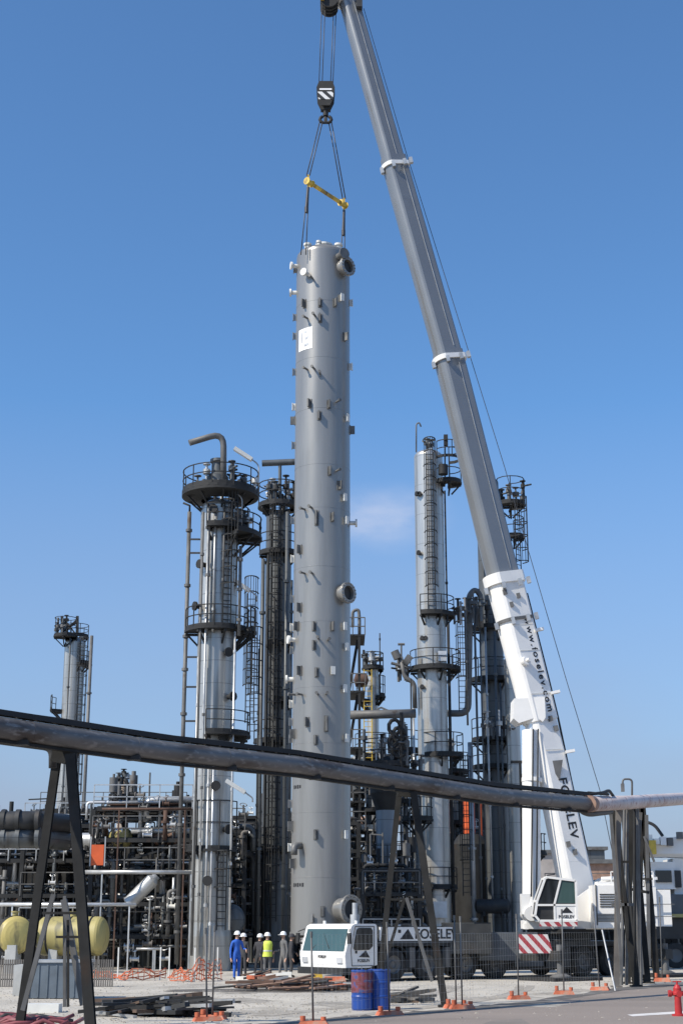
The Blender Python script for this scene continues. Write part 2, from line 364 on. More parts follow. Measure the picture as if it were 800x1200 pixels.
for i in range(4):     # tyre tracks across the yard
    g = MB(); a_ = G(300 + i * 9 + (i > 1) * 90, gy(1178)); b_ = G(520 + i * 12 + (i > 1) * 60, gy(1147)); d_ = (b_ - a_); nn_ = Vector((-d_.y, d_.x, 0)).normalized() * .16; ps = []
    for k_ in range(21): f_ = k_ / 20; ps.append(a_ + d_ * f_ + Vector((math.sin(f_ * 3) * 1.2, 0, 0)))
    k0 = g.add([(p.x - nn_.x * rr.uniform(.7, 1.2), p.y - nn_.y, .0055 + i * .0002) for p in ps] + [(p.x + nn_.x * rr.uniform(.7, 1.2), p.y + nn_.y, .0055 + i * .0002) for p in ps])
    for k_ in range(20): g.face((k0 + k_, k0 + k_ + 1, k0 + 22 + k_, k0 + 21 + k_))
    struct('tyre_track', g, K['stain'])
g = MB(); pts = []
for i in range(28):
    a_ = 2 * PI * i / 28; q = G(330, gy(1152)); pts.append((q.x + math.cos(a_) * 4.2 * rr.uniform(.8, 1.1), q.y + math.sin(a_) * 1.7 * rr.uniform(.7, 1.1), .006))
g.add(pts); g.face(range(28)); struct('dirt_patch', g, K['verge'])

# ---------------------------------------------------------------- the lifted column
CX, CY, CR = -.90, 66.0, 1.30
zb = P(400, 1096, 64.7).z; zt = P(400, 299, 65.5).z
t = thing('process_column', 'tall plain grey steel column studded with small brackets, hanging upright from the white crane', 'steel column', (CX, CY, zb))
cs = MB().lathe((CX, CY, 0), [(0, zb + .02), (CR * .6, zb), (CR + .04, zb), (CR + .04, zb), (CR + .04, zb + .14), (CR + .04, zb + .14), (CR, zb + .14), (CR, zb + .14), (CR, zt)] +
                [(CR * math.cos(q * PI / 16), zt + .55 * math.sin(q * PI / 16)) for q in range(1, 9)], 72)
shell = part('shell', cs, K['column'], t)
wb = MB()
for i in range(1, 12):
    z = zb + (zt - zb) * i / 12 + rr.uniform(-.3, .3); wb.lathe((CX, CY, z), [(CR - .02, -.022), (CR + .006, -.01), (CR + .006, .01), (CR - .02, .022)], 72)
part('weld_seams', wb, K['column'], t)
def on_col(px, py):
    D = CY - CR * .8
    for _ in range(3):
        X = P(px, py, D).x - CX; s_ = max(-1, min(1, X / CR)); D = CY - CR * math.sqrt(max(0, 1 - s_ * s_))
    p = P(px, py, D); a = math.atan2(D - CY, p.x - CX)
    return a, p.z
clips = [(360, 321, 'n'), (366, 326, 'r'), (357, 356, 'c'), (375, 355, 'c'), (392, 355, 'c'), (360, 373, 'r'), (369, 370, 'r'), (375, 373, 'c'), (399, 349, 'w'), (411, 355, 'w'), (345, 316, 'w'),
 (348, 312, 'n'), (347, 343, 'n'), (345, 372, 'w'), (344, 394, 'w'), (344, 436, 'w'), (360, 433, 'r'), (368, 432, 'r'), (375, 438, 'r'), (363, 473, 'c'), (374, 487, 'c'), (385, 474, 'c'), (394, 471, 'r'),
 (405, 490, 'w'), (411, 504, 'c'), (344, 477, 'w'), (344, 493, 'c'), (343, 522, 'w'), (386, 552, 'c'), (394, 552, 'r'), (397, 569, 'c'), (402, 583, 'w'), (357, 597, 'r'), (365, 595, 'r'), (371, 607, 'C'),
 (389, 606, 'c'), (404, 610, 'w'), (411, 613, 'n'), (342, 610, 'w'), (352, 644, 'c'), (341, 655, 'w'), (357, 672, 'r'), (366, 672, 'r'), (341, 702, 'w'), (352, 712, 'c'), (349, 734, 'c'), (368, 734, 'c'),
 (389, 734, 'c'), (402, 734, 'w'), (345, 750, 'n'), (373, 748, 'r'), (384, 750, 'r'), (368, 756, 'c'), (404, 758, 'w'), (341, 735, 'w'), (340, 762, 'w'), (352, 786, 'c'), (371, 788, 'c'), (389, 786, 'w'),
 (402, 807, 'w'), (341, 796, 'n'), (346, 814, 'r'), (354, 814, 'r'), (372, 813, 'r'), (382, 813, 'r'), (340, 846, 'w'), (360, 846, 'c'), (382, 848, 'C'), (345, 860, 'c'), (370, 867, 'c'), (404, 865, 'w'),
 (340, 866, 'w'), (339, 942, 'w'), (339, 969, 'w'), (343, 968, 'c'), (370, 978, 'c'), (403, 978, 'w'), (352, 991, 'e'), (339, 993, 'w'), (345, 1012, 'c'), (378, 1068, 'c'), (365, 1076, 'w'), (403, 395, 'c'), (409, 430, 'w'), (340, 825, 'w')]
for px, py, kd in clips:
    a, z = on_col(px, py); rad = Vector((math.cos(a), math.sin(a), 0)); tan = Vector((-math.sin(a), math.cos(a), 0)); up_ = Vector((0, 0, 1))
    c = Vector((CX, CY, z)) + rad * CR; mb = MB(); mt = K['clip']
    if kd in 'cC':
        sz = .4 if kd == 'c' else .66
        mb.box(c + rad * .1, (.26, .07, sz), ax=(rad, tan, up_)); mb.box(c + rad * .01, (.04, .2, sz * 1.1), ax=(rad, tan, up_))
    elif kd == 'w':
        mb.box(c + rad * .06, (.16, .05, .34), ax=(rad, tan, up_)); mb.box(c + rad * .14, (.03, .2, .36), ax=(rad, tan, up_)); mt = K['clipwhite'] if px > 380 or py % 2 else K['column']
    elif kd == 'r':
        mb.tube(c - rad * .05, c + rad * .34, .05, n=8); mb.tube(c + rad * .3, c + rad * .36, .075, n=8)
    elif kd == 'n':
        mb.tube(c - rad * .1, c + rad * .28, .1, n=14); mb.tube(c + rad * .24, c + rad * .33, .19, n=16); mt = K['clipwhite']
    elif kd == 'e':
        mb.path([c - rad * .1, c + rad * .38, c + rad * .4 - up_ * .4], .15, n=14, bend=.2)
    part('bracket', mb, mt, t)
def nozzle(px, py, ang, r, L, label=None, z=None):
    z = P(px, py, CY - .5).z; rad = Vector((math.cos(ang), math.sin(ang), 0)); c = Vector((CX, CY, z)) + rad * CR * .9; mb = MB()
    mb.lathe(c, [(r, -.3), (r, L), (r, L), (r * 1.28, L), (r * 1.28, L), (r * 1.28, L + .14), (r * 1.28, L + .14), (r * .86, L + .14), (r * .86, L + .14), (r * .86, L - .1), (r * .86, L - .1), (0, L - .1)], 32, rad)
    A, B, _ = basis(rad)
    for i in range(16):
        p_ = c + (A * math.cos(i * PI / 8) + B * math.sin(i * PI / 8)) * r * 1.13; mb.tube(p_ + rad * (L - .03), p_ + rad * (L + .2), .025, n=6)
    o = part('manhole_nozzle', mb, K['column'], t, label)
    cv = MB().lathe(c, [(r * .88, L - .05), (r * .88, L - .02), (0, L - .02)], 28, rad); part('opening', cv, K['dark'], t, parent=o)
nozzle(405, 318, R(-42), .38, .36); nozzle(403, 698, R(-42), .38, .36); nozzle(402, 1066, R(-46), .48, .62)
tb = MB()
for a in (R(10), R(190)):
    rad = Vector((math.cos(a + R(-64)), math.sin(a + R(-64)), 0)); c = Vector((CX, CY, zt - .35)) + rad * CR
    tb.tube(c - rad * .1, c + rad * .45, .17, n=16); tb.tube(c + rad * .42, c + rad * .5, .28, n=16)
part('lifting_trunnion', tb, K['clip'], t)
tn = MB()
for (dx, dy, r_, h_) in ((.05, -.1, .32, .62), (-.75, -.5, .14, .5), (.75, -.35, .16, .55), (-.4, .5, .12, .6), (-.2, -.9, .1, .45)):
    tn.tube((CX + dx, CY + dy, zt + .05), (CX + dx, CY + dy, zt + h_), r_, n=16); tn.tube((CX + dx, CY + dy, zt + h_), (CX + dx, CY + dy, zt + h_ + .1), r_ * 1.4, n=16)
part('top_nozzle', tn, K['clipwhite'], t)
# name plate on the shell
a, z = on_col(358, 397); aw = .3; pl_ = MB(); ns = 6
z0, z1 = z - .55, z + .55
a0 = on_col(350.5, 397)[0]; a1 = on_col(366, 397)[0]
rows = [[Vector((CX + math.cos(a0 + (a1 - a0) * i / ns) * (CR + .012), CY + math.sin(a0 + (a1 - a0) * i / ns) * (CR + .012), zz)) for i in range(ns + 1)] for zz in (z0, z1)]
k = pl_.add(rows[0] + rows[1])
for i in range(ns): pl_.face((k + i, k + i + 1, k + ns + 2 + i, k + ns + 1 + i))
nameplate = part('name_plate', pl_, K['plate'], t)
mk = MB()
for f_, h_, dz in ((.3, .5, .1), (.55, .12, .35), (.62, .12, 0.02), (.7, .12, -.3), (.55, .1, -.33), (.72, .28, .18)):
    aa = a0 + (a1 - a0) * f_; rad = Vector((math.cos(aa), math.sin(aa), 0)); mk.box(Vector((CX, CY, z + dz)) + rad * (CR + .018), (.01, .05 if h_ > .2 else .14, h_), ax=(rad, Vector((-rad.y, rad.x, 0)), Vector((0, 0, 1))))
part('plate_marking', mk, K['galv'], t, parent=nameplate)
for py, nn in ((922, 4), (1037, 5)):
    a, z = on_col(349, py); mk = MB()
    for i in range(nn):
        aa = a + (i - 2) * .11; rad = Vector((math.cos(aa), math.sin(aa), 0)); mk.box(Vector((CX, CY, z)) + rad * (CR + .006), (.012, .09, .13 if i % 2 else .16), ax=(rad, Vector((-rad.y, rad.x, 0)), Vector((0, 0, 1))))
    part('stencil_mark', mk, K['letter'], t)

# ---------------------------------------------------------------- hook block, spreader bar, slings
HX, HY = -.80, 66.0
hb0 = P(382, 148, 66); hb1 = P(382, 99, 66)
t = thing('hook_block', 'black crane hook block with white diagonal stripes hanging above the yellow spreader bar', 'hook block', (HX, HY, hb0.z))
H = hb1.z - hb0.z
mb = MB(); w = .42
for dy in (-.3, -.1, .1, .3):
    prof = [(-.5 * w, .42), (-w, .62), (-w * 1.1, .85), (-w * .8, 1.0), (w * .8, 1.0), (w * 1.1, .85), (w, .62), (w * .5, .42)]
    mb.prism([Vector((HX + x, HY + dy - .03, hb0.z + q * H)) for x, q in prof], (0, .06, 0))
cheek = part('cheek_plates', mb, K['black'], t)
st = MB(); st.prism([Vector((HX + x, HY - .335, hb0.z + q * H)) for x, q in ((-.36, .56), (-.4, .74), (.4, .74), (.36, .56))], (0, -.01, 0)); part('striped_panel', st, K['blackwhite'], t, parent=cheek)
st = MB(); st.box((HX, HY - .34, hb0.z + .8 * H), (.62, .012, .09)); part('white_panel', st, K['plate'], t, parent=cheek)
mb = MB()
for dy in (-.2, 0, .2): mb.tube((HX, HY + dy - .05, hb0.z + .8 * H), (HX, HY + dy + .05, hb0.z + .8 * H), .38, n=24)
part('sheave', mb, K['steel'], t)
mb = MB(); mb.tube((HX, HY, hb0.z + .45 * H), (HX, HY, hb0.z + .24 * H), .14, n=12); mb.box((HX, HY, hb0.z + .4 * H), (.5, .3, .16))
for s_ in (-1, 1): mb.path([(HX, HY, hb0.z + .26 * H)] + [(HX + s_ * (.02 + .27 * math.sin(q)), HY, hb0.z + .16 * H - .2 * math.cos(q)) for q in (0, .5, 1, 1.5, 2.1, 2.6)], .085, n=10)
part('ramshorn_hook', mb, K['black'], t)
SL, SRr = P(361, 214, 64.8), P(403, 239, 67.2)
mid = (SL + SRr) / 2
SL.z = SRr.z = mid.z
t = thing('spreader_bar', 'yellow and black steel spreader bar slung between hook block and grey column', 'spreader bar', mid)
d = (SRr - SL).normalized()
mb = MB(); mb.tube(SL + d * .25, SRr - d * .25, .1, n=12); bar_o = part('bar', mb, K['yellowdark'], t)
for e, s_ in ((SL, 1), (SRr, -1)):
    mb = MB(); mb.tube(e - d * s_ * .1, e + d * s_ * .3, .13, n=14); mb.tube(e - d * s_ * .13, e - d * s_ * .09, .19, n=14); mb.tube(e + d * s_ * .28, e + d * s_ * .32, .18, n=14)
    mb.box(e + Vector((0, 0, .22)), (.1, .1, .28)); mb.box(e - Vector((0, 0, .22)), (.1, .1, .28)); part('end_fitting', mb, K['yellowsteel'], t)
mb = MB(); mb.tube(SL + d * .5, SL + d * 1.0, .105, n=12); mb.tube(SRr - d * 1.0, SRr - d * .5, .105, n=12); part('yellow_band', mb, K['yellowsteel'], t)
for e, hx in ((SL, -.22), (SRr, .22)):
    mb = MB()
    for o_ in (-.07, .07): mb.path([Vector((HX + hx + o_, HY, hb0.z + .12 * H)), e + Vector((o_, 0, .34))], .03, n=6)
    part('upper_sling', mb, K['rope'], t)
    f = Vector((CX, CY, 0)) + (Vector((e.x, e.y, 0)) - Vector((mid.x, mid.y, 0))).normalized() * (CR + .28); f.z = zt - .35
    mb = MB()
    for o_ in (-.12, .12): mb.path([e + Vector((o_ * .3, 0, -.34)), f + Vector((o_, 0, 0))], .028, n=6)
    m_ = e.lerp(f, .35); mb.tube(e - Vector((0, 0, .3)), m_, .07, n=8); mb.tube(m_, m_ - Vector((0, 0, .3)), .1, n=8)
    part('lower_sling', mb, K['rope'], t)

# ---------------------------------------------------------------- the big crane
TR = thing('mobile_crane', 'white telescopic mobile crane with raised silver boom lifting the grey column', 'mobile crane', (4.6, 62.5, 0))
fw = Vector((-.81, -.586, 0)).normalized(); sd = Vector((-fw.y * -1, fw.x * -1, 0)); sd = Vector((-.586, .81, 0)).normalized()  # sd points away from camera
F0 = Vector((.15, 58.0, 0))            # front corner nearest the camera
def T(s_, q, z): return F0 - fw * s_ + sd * q + Vector((0, 0, z))   # s back from front, q across (0 near .. 3 far)
AX = (-fw, sd, Vector((0, 0, 1)))
W = 3.0
def tbox(mb, s0, s1, q0, q1, z0, z1): mb.box(T((s0 + s1) / 2, (q0 + q1) / 2, (z0 + z1) / 2), (s1 - s0, q1 - q0, z1 - z0), ax=AX); return mb
# carrier cab
def cabprof(q): return [T(s_, q, z) for s_, z in ((.02, .52), (-.02, .98), (.0, 1.06), (.26, 2.0), (.32, 2.08), (.46, 2.14), (1.40, 2.14), (1.48, 2.09), (1.5, 2.0), (1.5, .62), (1.28, .58), (1.12, .52))]
mb = MB(); mb.prism(cabprof(0), sd * W); cab = part('carrier_cab', mb, K['white'], TR)
gl = MB(); gl.prism([T(.028 + .004, .12, 1.12), T(.028 + .004, W - .12, 1.12), T(.254, W - .16, 1.94), T(.254, .16, 1.94)], fw * .03 + Vector((0, 0, .012)))
part('windscreen', gl, K['glass'], TR, parent=cab)
gl = MB(); gl.prism([T(s_, -.012, z) for s_, z in ((.36, 1.24), (.52, 1.92), (.62, 1.99), (1.2, 1.99), (1.28, 1.9), (1.28, 1.32), (1.12, 1.18), (.42, 1.17))], sd * -.015)
part('side_window', gl, K['glassdark'], TR, parent=cab)
ln = MB()
for a_, b_ in (((.26, 1.16), (.3, .6)), ((.3, .6), (1.36, .6)), ((1.36, .6), (1.36, 2.04)), ((.26, 1.16), (.46, 2.04)), ((.46, 2.04), (1.36, 2.04))): ln.bar(T(a_[0], -.006, a_[1]), T(b_[0], -.006, b_[1]), .025)
part('door_seam', ln, K['chassis'], TR, parent=cab)
wp = MB(); wp.bar(T(.03, 1.1, 1.22), T(.2, 1.7, 1.8), .03); wp.bar(T(.03, 2.2, 1.22), T(.2, 1.6, 1.7), .03); part('wiper', wp, K['black'], TR, parent=cab)
for q in (.35, W - .35):
    hl = MB().box(T(-.02, q, .8), (.06, .34, .2), ax=AX); part('headlight', hl, K['galvbright'], TR, parent=cab)
bp = MB(); tbox(bp, -.12, .55, -.02, W + .02, .28, .53); part('bumper', bp, K['chassis'], TR)
for q in (-.22, W + .22):
    m_ = MB(); m_.bar(T(.2, 0 if q < 0 else W, 1.95), T(.02, q, 1.85), .035); m_.box(T(.02, q, 1.6), (.08, .18, .4), ax=AX); part('wing_mirror', m_, K['black'], TR)
bc = MB()
for q in (.4, W - .5): bc.tube(T(.8, q, 2.13), T(.8, q, 2.26), .06, n=12)
part('roof_beacon', bc, K['lamp'], TR, parent=cab)
textpart('cab_lettering', 'FOSELEV', .15, K['letter'], TR, T(.85, -.012, .78), -fw, (0, 0, 1), .004, parent=cab)
lg = MB(); lg.prism([T(.62, -.012, .92), T(.95, -.012, 1.16), T(1.14, -.012, .9)], sd * -.006); lg.box(T(.5, -.012, 1.1), (.1, .01, .1), ax=AX); part('logo', lg, K['letter'], TR, parent=cab)
textpart('front_lettering', 'FOSELEV', .14, K['letter'], TR, T(-.03, 1.5, .92), sd * -1 * -1 * -1, (0, 0, 1), .004, parent=cab)
# carrier chassis
mb = MB(); tbox(mb, .9, 15.6, .5, W - .5, .75, 1.25); tbox(mb, 1.6, 5.4, .06, W - .06, 1.3, 1.42); tbox(mb, 5.4, 15.8, .04, W - .04, 1.24, 1.44)
part('chassis_frame', mb, K['chassis'], TR)
for q in (2.35, 4.05, 6.0, 7.65, 12.6, 14.2): mb = MB(); mb.tube(T(q, .4, .62), T(q, W - .4, .62), .16, n=12); tbox(mb, q - .3, q + .3, 1.2, 1.8, .4, .95); part('axle', mb, K['dark'], TR)
mb = MB(); tbox(mb, 8.4, 12.1, .3, 2.7, .3, .75); tbox(mb, 4.7, 5.4, .3, 2.7, .32, .75); tbox(mb, 13.1, 13.7, .3, 2.7, .3, .75); tbox(mb, 2.95, 3.45, .3, 2.7, .3, .75); tbox(mb, 14.85, 15.6, .3, 2.7, .35, .75); part('under_shade_box', mb, K['dark'], TR)  # dark boxes added to fill the shade under the carrier
mb = MB(); tbox(mb, 1.62, 6.9, .05, 1.6, 1.42, 1.47)
part('deck', mb, K['slate'], TR)
sb = MB(); tbox(sb, 1.66, 7.15, .0, .07, 1.5, 2.02); side = part('name_board', sb, K['white'], TR)
textpart('board_lettering', 'FOSELEV', .52, K['letter'], TR, T(4.45, -.006, 1.74), -fw, (0, 0, 1), .006, parent=side, sx=1.1)
lg = MB(); lg.prism([T(2.62, -.004, 1.56), T(3.02, -.004, 1.95), T(3.3, -.004, 1.56)], sd * -.008); lg.box(T(2.6, -.004, 1.86), (.14, .01, .12), ax=AX); part('logo', lg, K['letter'], TR, parent=side)
mb = MB(); tbox(mb, 2.0, 6.6, .4, 1.9, 1.47, 2.05); tbox(mb, 6.7, 7.6, .3, 2.4, 1.47, 2.2); part('engine_housing', mb, K['chassis'], TR)
ex = MB(); ex.tube(T(1.85, 1.9, 1.4), T(1.85, 1.9, 2.95), .11, n=14); ex.tube(T(1.85, 1.9, 1.7), T(1.85, 1.9, 2.5), .19, n=16); part('exhaust_stack', ex, K['galv'], TR)
for s_, q in ((1.1, 'box'),):
    stp = MB()
    for z in (.2, .42): tbox(stp, .75, 1.25, -.04, .2, z, z + .04)
    for q2 in (.76, 1.22): stp.bar(T(q2, 0, .2), T(q2, 0, .6), .03)
    part('cab_step', stp, K['galv'], TR)
# mudguards and wheels
for s_ in (2.35, 4.05, 6.0, 7.65, 12.6, 14.2):
    for q, qq in ((.0, -1), (W, 1)):
        c = T(s_, q + (.24 if q == 0 else -.24), .62)
        ty = MB().lathe(c, [(.34, -.2), (.56, -.2), (.62, -.15), (.62, -.15), (.62, .15), (.62, .15), (.56, .2), (.34, .2)], 32, sd)
        wh = part('wheel', ty, K['black'], TR)
        rim = MB().lathe(c, [(0, -.08), (.12, -.1), (.14, -.16), (.18, -.1), (.3, -.1), (.35, -.17), (.36, -.17), (.36, .17), (.3, .1), (0, .08)], 24, sd); part('rim', rim, K['steel2'], TR, parent=wh)
        gd = MB(); A_, B_, _ = basis(sd)
        arc = [c + (-fw * math.cos(x) + Vector((0, 0, 1)) * math.sin(x)) * .72 for x in [R(15 + i * 15) for i in range(11)]]
        for u_, v_ in zip(arc, arc[1:]): gd.hexa([u_ - sd * .24, v_ - sd * .24, v_ + sd * .24, u_ + sd * .24] + [p_ + Vector((0, 0, .03)) for p_ in (u_ - sd * .24, v_ - sd * .24, v_ + sd * .24, u_ + sd * .24)])
        part('mudguard', gd, K['chassis'], TR)
mb = MB(); tbox(mb, 8.6, 10.2, .02, .8, .45, 1.2); part('tool_locker', mb, K['slate'], TR); mb = MB(); tbox(mb, 10.4, 11.8, .02, .8, .4, 1.2); part('fuel_tank', mb, K['chassis'], TR)
for q in (3.1, 4.9): mb = MB(); tbox(mb, q, q + .25, .0, .4, .5, 1.25); part('battery_box', mb, K['steel2'], TR)
# outriggers: beams toward the camera with pads on black mats
for s_, L_ in ((8.3, 3.2), (15.2, 2.4)):
    for side_ in (0, 1):
        q0, q1 = (-L_, .2) if side_ == 0 else (W - .2, W + L_)
        mb = MB(); tbox(mb, s_ - .22, s_ + .22, q0, q1, .72, 1.12); qe = q0 + .25 if side_ == 0 else q1 - .25
        o = part('outrigger_beam', mb, K['chassis'], TR)
        j = MB(); j.tube(T(s_, qe, .15), T(s_, qe, 1.35), .14, n=14); j.lathe(T(s_, qe, .1), [(0, 0), (.42, 0), (.42, .06), (.2, .16), (0, .16)], 20); part('jack', j, K['steel2'], TR, parent=o)
pb = P(597, 1100, 60.5); 
sg = MB(); c0 = T(8.3, -L_ - .6, 1.2)
rw = P(629, 1106, 60.6); sg = MB(); sg.prism([rw + Vector((x, 0, z)) for x, z in ((-.72, -.36), (-.72, .36), (.42, .36), (.62, -.36))], (0, .05, 0)); sg.bar(rw + Vector((0, .1, -.3)), rw + Vector((0, .6, -.3)), .1)
sg2 = part('warning_board', sg, K['redwhite'], TR, 'red and white striped warning board')
mb = MB(); mb.bar(rw + Vector((0, .12, -.2)), T(10.3, .2, .9), .12); part('board_bracket', mb, K['chassis'], TR)
mb = MB(); mb.box(P(548, 1100, 61) + Vector((0, .6, 0)), (1.9, 1.0, 1.15)); part('storage_box', mb, K['chassis'], TR)
mb = MB(); mb.box(P(595, 1109, 62) + Vector((0, .5, 0)), (2.4, .9, 1.1)); part('side_locker', mb, K['slate'], TR)
# slewing superstructure, boom axis along -X
SX, SY = 9.55, 66.2
mb = MB(); mb.tube((SX, SY, 1.44), (SX, SY, 1.75), 1.2, n=36); mb.tube((SX, SY, 1.75), (SX, SY, 1.95), 1.4, n=36); part('slewing_ring', mb, K['steel'], TR)
mb = MB()
for y0 in (SY - 1.15, SY + .95):
    mb.prism([Vector((x, y0, z)) for x, z in ((7.9, 1.95), (7.9, 2.3), (9.0, 2.5), (10.6, 3.6), (11.4, 4.1), (12.0, 4.1), (12.9, 3.4), (13.4, 3.3), (13.4, 1.95))], (0, .2, 0))
mb.box((10.7, SY, 2.05), (5.4, 2.2, .24)); part('turntable_frame', mb, K['white'], TR)
mb = MB(); mb.box((11.35, SY - 1.6, 2.85), (1.5, .9, 1.75)); mb.box((11.4, SY - 1.58, 3.8), (1.1, .7, .16)); part('winch_housing', mb, K['white'], TR)
for x_, z_, w_, h_ in ((11.35, 3.1, .9, .6), (11.35, 2.4, 1.2, .35)):
    mb = MB()
    for i in range(6): mb.box((x_, SY - 2.06, z_ - h_ / 2 + h_ * (i + .5) / 6), (w_, .03, h_ / 14))
    part('vent_grille', mb, K['dark'], TR)
for x_ in (10.75, 11.9): mb = MB(); mb.tube((x_, SY - 2.07, 2.1), (x_, SY - 2.07, 3.75), .03, n=6); part('grab_rail', mb, K['steel2'], TR)
for x_, z_, w_, h_ in ((12.2, 3.2, .5, .5), (12.9, 2.4, .5, .3), (12.6, 2.2, .3, .2)): part('hatch', MB().box((x_, SY - 2.02, z_), (w_, .06, h_)), K['clipwhite'], TR)
mb = MB(); mb.tube((12.3, SY - .9, 3.6), (12.3, SY + .9, 3.6), .42, n=24); mb.tube((12.3, SY - .94, 3.6), (12.3, SY - .86, 3.6), .58, n=24); part('hoist_winch', mb, K['steel2'], TR)
mb = MB(); mb.box((12.55, SY - 1.35, 2.85), (1.5, 1.3, 1.6)); mb.box((13.3, SY, 2.8), (1.3, 3.6, 1.5)); cw = part('counterweight', mb, K['white'], TR)
mb = MB()
for z in (2.45, 2.95): mb.box((12.9, SY - 2.02, z), (2.3, .05, .03))
part('counterweight_seams', mb, K['steel2'], TR, parent=cw)
mb = MB(); mb.bar((11.3, SY - 1.3, 4.0), (12.6, SY - 1.3, 4.1), .18); mb.bar((11.6, SY - 1.3, 3.8), (13.6, SY - .9, 4.05), .12); mb.tube((11.1, SY - 1.5, 4.0), (13.3, SY - 1.5, 4.1), .09, n=10)
for i in range(5): mb.bar((11.5 + i * .45, SY - 1.6, 3.7), (11.5 + i * .45, SY - 1.6, 4.3), .04)
mb.bar((11.5, SY - 1.6, 4.3), (13.3, SY - 1.6, 4.3), .04); part('walkway_rail', mb, K['white'], TR)
# operator cab (white frame, slanted front to the left)
y0, y1 = SY - 3.1, SY - 2.2
zb_, zt_ = P(650, 1079, y0).z, P(650, 1028, y0).z
xl, xr = P(626, 1060, y0).x, P(675, 1060, y0).x
def cp(x, z, y): return Vector((xl + (xr - xl) * x, y, zb_ + (zt_ - zb_) * z))
mb = MB(); outline = [(0.0, .12), (.06, .45), (.27, .97), (.33, 1.0), (1.0, .92), (1.0, 0), (.1, 0)]
mb.prism([cp(x, z, y0 + .05) for x, z in outline], (0, (y1 - y0) - .1, 0)); oc_in = part('operator_cab', mb, K['dark'], TR)
fr = MB()
for y in (y0, y1):
    for a_, b_ in zip(outline, outline[1:] + outline[:1]): fr.bar(cp(*a_, y), cp(*b_, y), .09)
    fr.bar(cp(.47, 0, y), cp(.47, .38, y), .08); fr.bar(cp(.47, .38, y), cp(.64, .95, y), .08); fr.bar(cp(.04, .36, y), cp(1, .36, y), .08)
for a_ in outline: fr.bar(cp(*a_, y0), cp(*a_, y1), .09)
part('cab_frame', fr, K['white'], TR, parent=oc_in)
dr = MB(); dr.prism([cp(x, z, y0 - .02) for x, z in ((.49, .02), (.49, .34), (.98, .34), (.98, .02))], (0, .04, 0)); part('lower_door_panel', dr, K['white'], TR, parent=oc_in)
gl = MB(); gl.prism([cp(x, z, y0 + .0) for x, z in ((.5, .4), (.66, .93), (.97, .88), (.97, .4))], (0, .03, 0)); part('door_window', gl, K['glass'], TR, parent=oc_in)
gl = MB(); gl.prism([cp(x, z, y0 + .0) for x, z in ((.07, .4), (.29, .92), (.6, .93), (.46, .4))], (0, .03, 0)); part('front_window', gl, K['glassdark'], TR, parent=oc_in)
textpart('cab_door_lettering', 'FOSELEV', .17, K['letter'], TR, cp(.74, .09, y0 - .03), (1, 0, 0), (0, 0, 1), .004, parent=oc_in)
lg = MB(); lg.prism([cp(x, z, y0 - .026) for x, z in ((.62, .18), (.76, .32), (.9, .18))], (0, -.006, 0)); part('logo', lg, K['letter'], TR, parent=oc_in)
ws = MB(); ws.box(cp(.55, -.06, y0 + .0), ((xr - xl) * .9, .08, .24)); part('striped_sill', ws, K['redwhite'], TR, parent=oc_in)
st = MB(); st.box(cp(.6, .2, (y0 + y1) / 2), (.5, .5, .5)); part('seat', st, K['black'], TR, parent=oc_in)
# boom
BY = 66.2
ctr = [(397, -40), (408, 0), (462, 193), (526, 422), (587, 669), (620, 797), (641, 880), (672, 1028), (680, 1062)]
def bpt(py):
    for (x0, y0_), (x1, y1_) in zip(ctr, ctr[1:]):
        if py <= y1_: return P(x0 + (x1 - x0) * (py - y0_) / (y1_ - y0_), py, BY)
    return P(*ctr[-1], BY)
def bframe(py):
    a_, b_ = bpt(py - 12), bpt(min(py + 12, 1060)); ax_ = (a_ - b_).normalized()      # toward head
    Y_ = Vector((0, 1, 0)); p_ = Y_.cross(ax_).normalized()
    if p_.x < 0: p_ = -p_
    return ax_, p_                                                     # p_ = right/top side
prof0 = [(-.26 - .74 * math.cos(R(q)), .97 * math.sin(R(q))) for q in (8, 22, 36, 50, 64, 78, 90)] + [(.55, .60), (.92, .44), (1, .33)]
def bring(py, hw, dep):
    c = bpt(py); ax_, p_ = bframe(py)
    pts = [c + p_ * x * hw - Vector((0, 1, 0)) * y * dep for x, y in prof0] + [c + p_ * x * hw + Vector((0, 1, 0)) * y * dep for x, y in prof0[::-1]]
    return pts
def section(name, ya, yb, pa, pb_, mt, label=None):
    mb = MB(); N = 8; rings = []
    for i in range(N + 1):
        y = ya + (yb - ya) * i / N; hp = pa + (pb_ - pa) * i / N
        hw = M(hp, y, BY) ; rings.append(bring(y, hw, hw * .95))
    mb.loft(rings); return part(name, mb, mt, TR, label)
s4 = section('boom_section', -14, 200, 11.6, 13.2, K['boom'])
s3 = section('boom_section', 186, 430, 15.0, 16.6, K['boom'])
s2 = section('boom_section', 414, 690, 17.6, 19.2, K['boom'])
s1 = section('boom_base', 678, 846, 21.6, 20.4, K['white'], 'white base section of the boom')
s0 = section('boom_foot', 842, 1052, 18.6, 20.5, K['white'], 'white boom foot with black lettering')
def collar(py, hp, L_, mt, n_='boom_collar'):
    c = bpt(py); ax_, p_ = bframe(py); hw = M(hp, py, BY); mb = MB()
    r0 = bring(py, hw, hw * .97); mb.loft([[q - ax_ * L_ / 2 for q in r0], [q + ax_ * L_ / 2 for q in r0]])
    o = part(n_, mb, mt, TR)
    for x in (-1.0, -.2, .6, 1.03):
        fx = MB(); fx.box(c + p_ * x * hw - Vector((0, hw * (.9 if x > -1 else .3), 0)) - ax_ * L_ * .8, (.16, .22, .3), ax=(p_, Vector((0, 1, 0)), ax_)); part('wear_pad', fx, K['galv'], TR, parent=o)
